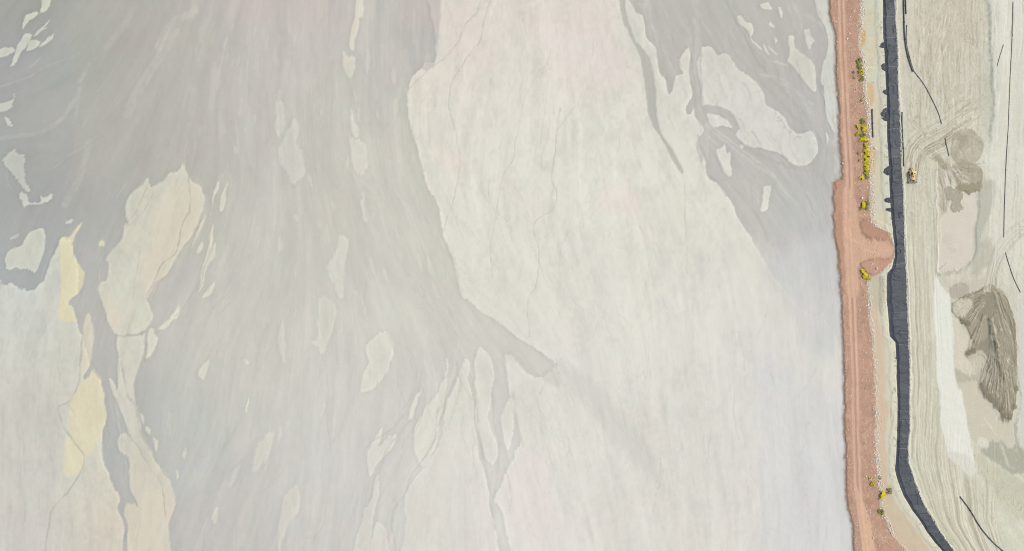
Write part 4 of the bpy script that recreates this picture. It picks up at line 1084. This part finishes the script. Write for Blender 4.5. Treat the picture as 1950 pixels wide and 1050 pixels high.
def pipe(pts, r, label, name='pipe', lift=0.0, sec=34):
    Q = catmull(pts, False, 8)
    d = np.concatenate([[0], np.cumsum(np.hypot(*np.diff(Q, axis=0).T))])
    root = empty(name, (wx(pts[0][0]), wy(pts[0][1]), hat(*pts[0])))
    tag(root, label, 'pipe', 'black pipes lying on the ground')
    n = max(1, int(round(d[-1] / sec)))
    fl = flange_mesh(r)
    for k in range(n):
        t = np.linspace(d[-1] * k / n, d[-1] * (k + 1) / n, 9)
        xs = np.interp(t, d, Q[:, 0]); ys = np.interp(t, d, Q[:, 1])
        co = [(wx(a) - root.location.x, wy(b) - root.location.y, max(hat(a, b), -.6) + r * .85 + lift - root.location.z) for a, b in zip(xs, ys)]
        obj('pipe_section', tube(co, r), root)
        if k < n - 1:
            f = obj('flange', fl, root)
            f.location = co[-1]
            f.rotation_euler = (Vector(co[-1]) - Vector(co[-2])).to_track_quat('Z', 'Y').to_euler()
    return root
pipe([(1661,208),(1661.5,235),(1662.5,262)], .34, 'short straight black pipe lying on the silt between the gravel and the liner')
pipe([(1720,-20),(1721,30),(1722.5,70),(1728,105),(1738,137)], .36, 'thick black pipe curving down along the top of the haul road nearest the liner')
pipe([(1723.5,-20),(1724.5,10),(1725.2,27)], .30, 'stub of black pipe doubled beside the thick pipe at the top edge')
pipe([(1726.5,48),(1726,80),(1731,105),(1739,133),(1745,142),(1760,162),(1775,190),(1784,209),(1789,222),(1793,236)], .20, 'thin black pipe that runs on across the bench from the end of the thick pipe')
pipe([(1717,214),(1718,250),(1719.5,285),(1720.8,317)], .32, 'straight black pipe along the right edge of the liner above the bulldozer')
pipe([(1799.5,263),(1803,280),(1807,297)], .22, 'short thin black pipe ending at the round brown mud patch')
pipe([(1929,4),(1927,80),(1922.5,160),(1919,250),(1915,330),(1912.5,400),(1911.5,452)], .17, 'very long straight thin black pipe on the chalky ground at far right', sec=60)
pipe([(1910,86),(1903.5,105),(1897.5,127)], .16, 'short slanted pipe lying beside the long pipe at upper right')
pipe([(1914.5,481),(1921,503),(1931,532),(1943,557)], .18, 'slanted black pipe on rough ground above the brown mud fan')
pipe([(1828,946),(1846,970),(1866,1003),(1888,1030),(1912,1052),(1930,1072)], .30, 'black pipe lying diagonally across the haul road at bottom right')
pipe([(1906.5,118),(1899,140),(1897,147)][:2], .16, 'stub of thin pipe below the short slanted pipe') if False else None

# ------------------------------------------------------------------ rocks
def rock_mesh(seed, sub=2):
    r = random.Random(seed)
    bm = bmesh.new()
    bmesh.ops.create_icosphere(bm, subdivisions=sub, radius=1)
    ph = [(r.uniform(-1, 1), r.uniform(-1, 1), r.uniform(-1, 1), r.uniform(.5, .95)) for _ in range(7)]
    for v in bm.verts:
        for (a, b, c, d) in ph:           # chop flat faces
            nn = Vector((a, b, c)).normalized()
            t = v.co.dot(nn)
            if t > d * .85: v.co -= nn * (t - d * .85)
        v.co.x *= 1.15; v.co.z *= .75
        v.co *= 1 + r.uniform(-.06, .06)
    me = bpy.data.meshes.new('rock'); bm.to_mesh(me); bm.free()
    return me
protos = []
for s in range(8):
    me = rock_mesh(s); me.materials.append(M_ROCK if s < 5 else M_ROCKR); protos.append(me)
def rock(x, y, r, label, group=None, red=False):
    o = bpy.data.objects.new('rock', protos[random.randint(5, 7) if red else random.randint(0, 4)])
    COL.objects.link(o)
    o.location = (wx(x), wy(y), hat(x, y) + r * .3)
    o.scale = (r * random.uniform(.85, 1.2), r * random.uniform(.85, 1.2), r * random.uniform(.8, 1.1))
    o.rotation_euler = (random.uniform(-.3, .3), random.uniform(-.3, .3), random.uniform(0, 6.28))
    tag(o, label, 'rock', group)
    return o
G_GRAV = ('white rock in the line of rubble edging the red dirt road', 'white rocks along the edge of the dirt road')
G_RED = ('pale stone scattered on the red dirt beside the driven lane', 'stones scattered on the red dirt')
n1 = 0
while n1 < 130:
    y = random.uniform(-5, 1055)
    if 438 < y < 545: continue
    if 545 < y < 870 and random.random() < .6: continue
    x = float(ex(E1, y)) + random.gauss(2.5, 3)
    rock(x, y, random.uniform(.3, .62), *G_GRAV); n1 += 1
n2 = 0
while n2 < 90:
    y = random.uniform(-5, 1055)
    c = float(ex(RC, y)); e = float(ex(E1, y)); e0 = float(ex(E0, y))
    if 430 < y < 510:
        if random.random() < .5: continue
        x = random.uniform(1645, 1690)
    else:
        x = random.uniform(c + 9, max(c + 12, e - 2)) if random.random() < .8 else random.uniform(e0 + 1, max(e0 + 2, c - 9))
    rock(x, y, random.uniform(.24, .5), *G_RED, red=random.random() < .4); n2 += 1
for x, y, r, lb in [(1666,283,.8,'large white boulder alone on the beige silt left of the liner'),(1664,156,.55,'white boulder at the head of the orange stain by the gravel'),
                    (1642,377,.7,'whitish boulder on red dirt between two shrubs'),(1664,408,.75,'pale boulder among rubble at the foot of the silt strip'),
                    (1605,312,.7,'white boulder at the very lip of the road above the pond'),(1613,75,.6,'white boulder in the middle of the road verge near the top'),
                    (1648,118,.5,'white stone beside the green shrub'),(1668,512,.8,'broad white boulder on the low red mound'),(1660,503,.6,'smaller pale boulder on the low red mound')]:
    rock(x, y, r, lb)
# small stones that nobody could count
def scatter(name, fn, n, mat, rmin, rmax, tagkind='stuff', flat=.7):
    bm = bmesh.new(); bmesh.ops.create_icosphere(bm, subdivisions=1, radius=1)
    base = np.array([v.co[:] for v in bm.verts]); fac = np.array([[v.index for v in f.verts] for f in bm.faces]); bm.free()
    R = np.random.default_rng(len(name))
    V, F = [], []
    for k in range(n):
        x, y, z = fn()
        r = rmin * (rmax / rmin) ** (random.random() ** 2)
        b = base * (1 + R.uniform(-.28, .28, (len(base), 1))) * np.array([r * random.uniform(.8, 1.3), r * random.uniform(.8, 1.3), r * flat])
        V.append(b + np.array([wx(x), wy(y), z + r * flat * .2])); F.append(fac + len(base) * k)
    o = bpy.data.objects.new(name, mesh_from(name, np.vstack(V), np.vstack(F), None, mat, smooth=False))
    COL.objects.link(o); o['kind'] = tagkind
    return o
def g1():
    while True:
        y = random.uniform(-50, 1100)
        if 435 < y < 532 and random.random() < .9: continue
        x = float(ex(E1, y)) + random.gauss(3, 3.2); return x, y, hat(x, y)
def g2():
    while True:
        y = random.uniform(-50, 1100); a = float(ex(E0, y)); b = float(ex(E1, y)); x = random.uniform(a + .5, b)
        if abs(x - float(ex(RC, y))) < 8 and random.random() < .93: continue
        if 380 < y < 520 and random.random() < .6: continue
        return x, y, hat(x, y)
def g3():
    y = random.uniform(-50, 1100); x = float(ex(LR, y)) + abs(random.gauss(0, 1.3)); return x, y, max(hat(x, y), 0)
def g4():
    y = random.uniform(500, 540) if random.random() < .4 else random.uniform(420, 500)
    x = random.uniform(1640, 1695) ; return x, y, hat(x, y)
tag(scatter('gravel', g1, 4200, M_ROCK, .10, .42, flat=.5), 'band of small white gravel along the edge of the red dirt', 'gravel')
tag(scatter('loose_stones', g2, 3000, M_ROCKR, .08, .32, flat=.4), 'small stones strewn over the red dirt verge', 'stones')
tag(scatter('silt_clods', g3, 2200, M_CLOD, .12, .5, flat=.35), 'pale crumbled clods along the right edge of the liner', 'clods')
tag(scatter('mound_rubble', g4, 260, M_ROCKR, .10, .4), 'rubble on the red mounds by the turning place', 'rubble')

# ------------------------------------------------------------------ shrubs
def leaf_cloud(seed, n, rlo, rhi, size, zlo, top=False):
    r = random.Random(seed)
    V, F = [], []
    clumps = [(r.uniform(-.75, .75), r.uniform(-.75, .75), r.uniform(.2, .5)) for _ in range(9)]
    for k in range(n):
        cx, cy, cr = r.choice(clumps)
        a = r.uniform(0, 6.283); rr = cr * math.sqrt(r.random())
        x, y = cx + math.cos(a) * rr, cy + math.sin(a) * rr
        q = math.hypot(x, y)
        if q > 1.15: continue
        dome = math.sqrt(max(0.05, 1.2 - q * q)) * .7
        z = dome * (r.uniform(.88, 1.04) if top else r.uniform(zlo, .95)) * (.8 + .4 * cr)
        n_ = Vector((x * .7 + r.uniform(-.6, .6), y * .7 + r.uniform(-.6, .6), 1)).normalized()
        t = n_.cross(Vector((r.uniform(-1, 1), r.uniform(-1, 1), .1))).normalized(); b = n_.cross(t)
        s = size * r.uniform(.6, 1.3); c = Vector((x, y, z)); i = len(V)
        V += [c - t * s, c + b * s * .55, c + t * s, c - b * s * .55]; F.append((i, i + 1, i + 2, i + 3))
    me = bpy.data.meshes.new('foliage'); me.from_pydata(V, [], F); me.update()
    return me
def stem_mesh(seed):
    r = random.Random(seed); bm = bmesh.new()
    for k in range(6):
        a = r.uniform(0, 6.28); tip = Vector((math.cos(a) * .5, math.sin(a) * .5, .6))
        ax = tip.normalized()
        m = Matrix.Translation(tip * .5) @ ax.to_track_quat('Z', 'Y').to_matrix().to_4x4()
        bmesh.ops.create_cone(bm, cap_ends=False, segments=5, radius1=.05, radius2=.02, depth=tip.length, matrix=m)
    me = bpy.data.meshes.new('stem'); bm.to_mesh(me); bm.free(); me.materials.append(M_STEM)
    return me
SH = []
for s in range(5):
    fol = leaf_cloud(50 + s, 420, 0, 1, .13, .2); fol.materials.append(M_LEAF)
    folg = leaf_cloud(80 + s, 300, 0, 1, .12, .2); folg.materials.append(M_LEAFG)
    flo = leaf_cloud(50 + s, 500, 0, 1, .10, .5, True); flo.materials.append(M_FLOW)
    flo2 = leaf_cloud(50 + s, 150, 0, 1, .10, .5, True); flo2.materials.append(M_FLOW)
    SH.append((fol, folg, flo, flo2, stem_mesh(s)))
SHRUBS = [  # x, y, radius px, kind (y yellow, m mixed, g green, d dry), label
 (1636,117,4.5,'g','green shrub at the top end of the upper green clump on the red verge'),
 (1637,128,4.5,'g','green shrub second from the top of the upper green clump'),
 (1638,139,5,'m','green shrub with a few yellow flowers in the middle of the upper green clump'),
 (1641,137,3,'y','small yellow bush at the right edge of the upper green clump'),
 (1640,150,4,'g','green shrub at the lower tip of the upper green clump'),
 (1625,138,2.4,'d','small olive tuft left of the upper green clump'),
 (1626,149,2,'d','tiny dark tuft below the olive tuft beside the upper green clump'),
 (1640,192,2.2,'d','small olive tuft alone at the gravel edge below the upper green clump'),
 (1643,231,4.5,'g','green shrub heading the long yellow row'),
 (1632,242,4,'y','round yellow bush on the left of the head of the long yellow row'),
 (1633,256,3.6,'m','greenish yellow bush below the round yellow bush on the left'),
 (1645,245,4.8,'y','bright yellow bush just below the green head of the long row'),
 (1643,257,4,'g','green shrub wedged in the upper part of the long yellow row'),
 (1640,267,3.8,'y','yellow bush bulging left from the upper part of the long row'),
 (1647,268,4.8,'y','full yellow bush in the row, right of the bulging one'),
 (1648,278,4.5,'m','mixed green and yellow shrub near the middle of the long row'),
 (1649,288,4.8,'y','yellow bush at the narrow middle of the long row'),
 (1650,298,5,'y','dense yellow bush below the narrow middle of the long row'),
 (1651,308,5.2,'y','dense yellow bush third from the lower end of the long row'),
 (1651,318,5.4,'y','dense yellow bush second from the lower end of the long row'),
 (1650,328,5,'m','yellow bush with green skirt closing the lower end of the long row'),
 (1634,293,2.4,'g','small green tuft on bare red dirt left of the long yellow row'),
 (1635,306,1.8,'g','tiny green tuft below the small one left of the long row'),
 (1640,339,3.6,'y','single yellow bush left below the end of the long row'),
 (1651,337,3.4,'g','green shrub hanging below the end of the long row'),
 (1643,391,4.4,'y','yellow bush of the pair at the gravel left of the lower flaps'),
 (1651,386,4.2,'g','green shrub of the pair at the gravel left of the lower flaps'),
 (1650,396,3.6,'d','dry shrub under the green one of the pair by the lower flaps'),
 (1638,397,2.6,'d','small dry tuft left of the pair by the lower flaps'),
 (1641,518,4.4,'y','yellow bush at the upper left of the clump under the red mound'),
 (1646,525,4.8,'y','yellow bush in the middle of the clump under the red mound'),
 (1653,529,4,'m','yellow green bush at the right of the clump under the red mound'),
 (1656,911,2.6,'y','small faint yellow tuft highest on the lower red verge'),
 (1661,922,4,'m','yellow green bush second on the lower red verge'),
 (1677,943,6,'y','biggest yellow bush on the lower verge beside the stones'),
 (1675,910,2.6,'d','small dark tuft right of the stone line near the bottom bend'),
 (1694,935,5.5,'d','greyish dry shrub alone on the beige silt near the bend of the liner'),
 (1677,975,4.8,'g','dark green shrub below the biggest yellow bush on the lower verge'),
]
for i, (x, y, r, kd, lb) in enumerate(SHRUBS):
    fol, folg, flo, flo2, st = SH[i % 5]
    R = r * M_PX * 1.3
    root = empty('shrub', (wx(x), wy(y), hat(x, y) - .05), random.uniform(0, 6.28))
    root.scale = (R * random.uniform(.9, 1.15), R * random.uniform(.95, 1.2), R * .8)
    tag(root, lb, 'shrub', 'shrubs along the road verge')
    obj('foliage', folg if kd == 'd' else fol, root)
    if kd == 'y': obj('blossom', flo, root)
    if kd == 'm': obj('blossom', flo2, root)
    obj('stem', st, root)

gV, gF = [], []
M_DRY = plain('dry_grass', (176,160,104), .9, col2=(140,128,80), scale=2)
for (x, y, r, kd, lb) in SHRUBS:
    for k in range(int(r * 42)):
        a = random.uniform(0, 6.28); q = abs(random.gauss(0, 1)) * r * 1.15
        px_, py_ = x + math.cos(a) * q * .8, y + math.sin(a) * q * 1.3
        c = Vector((wx(px_), wy(py_), hat(px_, py_)))
        t = Vector((random.uniform(-1, 1), random.uniform(-1, 1), random.uniform(.4, 1.4))).normalized() * random.uniform(.2, .45)
        w = Vector((random.uniform(-1, 1), random.uniform(-1, 1), 0)).normalized() * .06
        i = len(gV); gV += [c - w, c + w, c + t + w * .3, c + t - w * .3]; gF.append((i, i + 1, i + 2, i + 3))
go = bpy.data.objects.new('dry_grass', mesh_from('dry_grass', np.array(gV), np.array(gF), None, M_DRY, smooth=False)); COL.objects.link(go)
tag(go, 'sparse dry grass growing round the shrubs on the verge', 'grass', kind='stuff')

# ------------------------------------------------------------------ bulldozer (faces down the picture, -Y)
def bm_box(bm, x0, x1, y0, y1, z0, z1, bev=.04):
    r = bmesh.ops.create_cube(bm, size=1)
    vs_ = r['verts']
    for v in vs_:
        v.co = Vector(((x0 + x1) / 2 + v.co.x * (x1 - x0), (y0 + y1) / 2 + v.co.y * (y1 - y0), (z0 + z1) / 2 + v.co.z * (z1 - z0)))
    if bev:
        es = list({e for v in vs_ for e in v.link_edges})
        bmesh.ops.bevel(bm, geom=es, offset=bev, segments=1, affect='EDGES')
def bm_cyl(bm, a, b, r, seg=12, r2=None):
    a, b = Vector(a), Vector(b)
    m = Matrix.Translation((a + b) / 2) @ (b - a).to_track_quat('Z', 'Y').to_matrix().to_4x4()
    bmesh.ops.create_cone(bm, cap_ends=True, segments=seg, radius1=r, radius2=r if r2 is None else r2, depth=(b - a).length, matrix=m)
def bm_prism(bm, prof, x0, x1):
    """profile in (y, z) swept along x"""
    a = [bm.verts.new((x0, y, z)) for y, z in prof]; b = [bm.verts.new((x1, y, z)) for y, z in prof]
    n = len(prof)
    fs = [bm.faces.new(a), bm.faces.new(list(reversed(b)))]
    for i in range(n):
        fs.append(bm.faces.new((a[i], b[i], b[(i + 1) % n], a[(i + 1) % n])))
    bmesh.ops.recalc_face_normals(bm, faces=fs)
def part(name, bm, mat, parent):
    me = bpy.data.meshes.new(name); bm.to_mesh(me); bm.free(); me.materials.append(mat)
    return obj(name, me, parent)
DX, DY = 1735.6, 334.5
dz = empty('bulldozer', (wx(DX), wy(DY), hat(DX, DY) + .02), math.radians(1.0))
dz.scale = (1.05, 1.05, 1.0)
tag(dz, 'yellow bulldozer with front blade and rear ripper working on the haul road', 'bulldozer')
b = bmesh.new(); bm_box(b, -.95, .95, -2.7, 2.2, .45, 1.15); bm_box(b, -.8, .8, 1.0, 2.35, 1.1, 1.5); part('chassis', b, M_ORG, dz)
for s in (-1, 1):
    b = bmesh.new()
    prof = []                                             # belt outline: front idler, high sprocket, rear idler
    def arc(cy, cz, r, a0, a1, n=7):
        for k in range(n + 1):
            a = math.radians(a0 + (a1 - a0) * k / n); prof.append((cy + r * math.cos(a), cz + r * math.sin(a)))
    arc(-2.35, .52, .52, 270, 110); arc(1.05, 1.10, .55, 100, 40); arc(1.75, .50, .50, 30, -90)
    bm_prism(b, prof, s * 1.38 - .30, s * 1.38 + .30)
    tr = part('track', b, M_DARK, dz)
    b = bmesh.new()
    pp = np.array(prof + [prof[0]]); dd = np.concatenate([[0], np.cumsum(np.hypot(*np.diff(pp, axis=0).T))])
    n = 44
    for k in range(n):
        t = dd[-1] * k / n; py = np.interp(t, dd, pp[:, 0]); pz = np.interp(t, dd, pp[:, 1]); t2 = t + .05
        q = Vector((0, np.interp(t2, dd, pp[:, 0]) - py, np.interp(t2, dd, pp[:, 1]) - pz)).normalized()
        nn = Vector((0, -q.z, q.y)); c = Vector((s * 1.38, py, pz))
        if nn.dot(c - Vector((s * 1.38, -.3, .6))) < 0: nn = -nn
        vs_ = []
        for xx in (-.33, .33):
            for (u, w) in ((-.09, 0), (.09, 0), (.05, .09), (-.09, .09)):
                vs_.append(b.verts.new(c + Vector((xx, 0, 0)) + q * u + nn * w))
        for f in ((0, 1, 2, 3), (7, 6, 5, 4), (0, 4, 5, 1), (1, 5, 6, 2), (2, 6, 7, 3), (3, 7, 4, 0)):
            b.faces.new([vs_[i] for i in f])
    bmesh.ops.recalc_face_normals(b, faces=b.faces)
    part('track_shoes', b, M_SHOE, tr)
    b = bmesh.new(); bm_cyl(b, (s * 1.66, -2.35, .52), (s * 1.72, -2.35, .52), .40, 16); part('idler_wheel', b, M_ORG, tr)
    b = bmesh.new(); bm_cyl(b, (s * 1.66, 1.05, 1.10), (s * 1.74, 1.05, 1.10), .42, 16); part('sprocket', b, M_YEL, tr)
    b = bmesh.new(); bm_box(b, s * 1.70 - .05, s * 1.70 + .05, -1.9, 1.4, .35, .75); part('roller_frame', b, M_YEL, tr)
    b = bmesh.new(); bm_box(b, s * 1.38 - .34, s * 1.38 + .34, .1, 1.9, 1.72, 1.80); part('fender', b, M_ORG, dz)
    b = bmesh.new(); bm_box(b, s * 1.88 - .10, s * 1.88 + .10, -3.55, .2, .45, .75); part('push_arm', b, M_YEL, dz)
    b = bmesh.new(); bm_cyl(b, (s * .85, -2.2, 1.9), (s * .95, -3.35, 1.0), .10); bm_cyl(b, (s * .95, -3.35, 1.0), (s * .98, -3.6, .8), .06); part('lift_cylinder', b, M_ORG, dz)
# hood with a tapered nose
b = bmesh.new()
bm_prism(b, [(-2.75, 1.15), (-2.8, 1.75), (-2.6, 2.02), (.05, 2.22), (.05, 1.15)], -.62, .62)
hood = part('engine_hood', b, M_ORG, dz)
b = bmesh.new(); bm_box(b, -.55, .55, -2.84, -2.79, 1.25, 1.75, .01); part('grille', b, M_DARK, hood)
b = bmesh.new(); bm_cyl(b, (.28, -1.2, 2.1), (.28, -1.2, 3.0), .10); part('exhaust_pipe', b, M_RUST, hood)
b = bmesh.new(); bm_cyl(b, (-.28, -.9, 2.1), (-.28, -.9, 2.6), .14); bm_cyl(b, (-.28, -.9, 2.6), (-.28, -.9, 2.72), .20, 14); part('air_intake', b, M_DARK, hood)
for yy in (-2.2, -1.7, -.4):
    b = bmesh.new(); bm_box(b, -.5, .5, yy - .06, yy + .06, 2.06 + (yy + 2.6) * .07, 2.13 + (yy + 2.6) * .07, .01); part('hood_rib', b, M_CREAM, hood)
b = bmesh.new(); bm_box(b, .62, .95, -2.3, -.2, 1.2, 1.75); bm_box(b, -.95, -.62, -2.3, -.2, 1.2, 1.75); part('side_panel', b, M_YEL, dz)
# cab
b = bmesh.new(); bm_box(b, -.78, .78, .05, 1.35, 1.5, 2.2, .03)
for (px_, py_) in ((-.74, .12), (.74, .12), (-.74, 1.28), (.74, 1.28)):
    bm_box(b, px_ - .06, px_ + .06, py_ - .06, py_ + .06, 2.15, 3.22, .01)
cab = part('cab', b, M_YEL, dz)
b = bmesh.new()
for seg in (((-.68, .68, .09, .11)), ((-.68, .68, 1.29, 1.31))):
    bm_box(b, seg[0], seg[1], seg[2], seg[3], 2.2, 3.18, 0)
for s in (-1, 1):
    bm_box(b, s * .74 - .01, s * .74 + .01, .2, 1.2, 2.2, 3.18, 0)
part('window', b, M_GLASS, cab)
b = bmesh.new(); bm_box(b, -.84, .84, -.05, 1.25, 3.22, 3.36, .06); roof = part('cab_roof', b, M_CREAM, cab)
b = bmesh.new(); bm_box(b, -.34, .34, .3, .75, 3.36, 3.5, .04); part('air_conditioner', b, M_DARK, roof)
b = bmesh.new(); bm_box(b, -1.12, 1.12, 1.25, 1.55, 3.24, 3.46, .04)
for s in (-1, 1): bm_box(b, s * 1.0 - .11, s * 1.0 + .11, 1.26, 1.54, 1.5, 3.24, .03)
part('rollover_bar', b, M_YEL, dz)
b = bmesh.new(); bm_box(b, -.95, .95, 1.62, 2.35, 1.3, 2.25, .12); ft = part('fuel_tank', b, M_ORG, dz)
b = bmesh.new(); bm_cyl(b, (-.5, 2.0, 2.24), (-.5, 2.0, 2.34), .13); part('filler_cap', b, M_DARK, ft)
# blade: curved mouldboard with cutting edge and end plates
b = bmesh.new()
fr = [(-3.72, .12), (-3.58, .45), (-3.55, .85), (-3.62, 1.25), (-3.80, 1.5)]
bk = [(y + .14, z) for y, z in fr]
bm_prism(b, fr + bk[::-1], -2.1, 2.1)
for s in (-1, 1): bm_box(b, s * 2.14 - .05, s * 2.14 + .05, -4.0, -3.42, .1, 1.45, .02)
bm_box(b, -1.9, 1.9, -3.42, -3.28, .5, .75, .02)
bl = part('blade', b, M_STEEL, dz)
b = bmesh.new(); bm_box(b, -2.15, 2.15, -3.92, -3.70, .03, .14, .01); part('cutting_edge', b, M_SHOE, bl)
# ripper
b = bmesh.new()
for s in (-1, 1):
    bm_box(b, s * .62 - .10, s * .62 + .10, 2.3, 3.35, .75, 1.0, .03)
    bm_cyl(b, (s * .40, 2.35, 1.65), (s * .45, 3.3, 1.35), .09)
bm_box(b, -.85, .85, 3.2, 3.55, .85, 1.4, .05)
rp = part('ripper', b, M_YEL, dz)
b = bmesh.new(); bm_prism(b, [(3.45, 1.75), (3.62, 2.0), (4.05, 1.75), (4.2, .6), (4.0, .25), (3.9, .7), (3.7, 1.0), (3.5, 1.1)], -.16, .16); part('ripper_shank', b, M_CREAM, rp)
b = bmesh.new(); bm_prism(b, [(3.5, 1.1), (3.55, 1.6), (4.0, 1.3), (4.0, 1.1)], -.55, .55); part('ripper_head', b, M_CREAM, rp)
# spoil rolled up in front of the blade
def g5():
    u = random.uniform(-1, 1)
    x = DX + u * 7.6; y = DY + 12.6 + random.uniform(0, 2.0) + (u * u) * -.3; return x, y, hat(x, y) + random.uniform(0, .35)
tag(scatter('spoil_windrow', g5, 220, M_CLOD, .15, .42), 'low roll of pale spoil pushed up in front of the bulldozer blade', 'spoil')
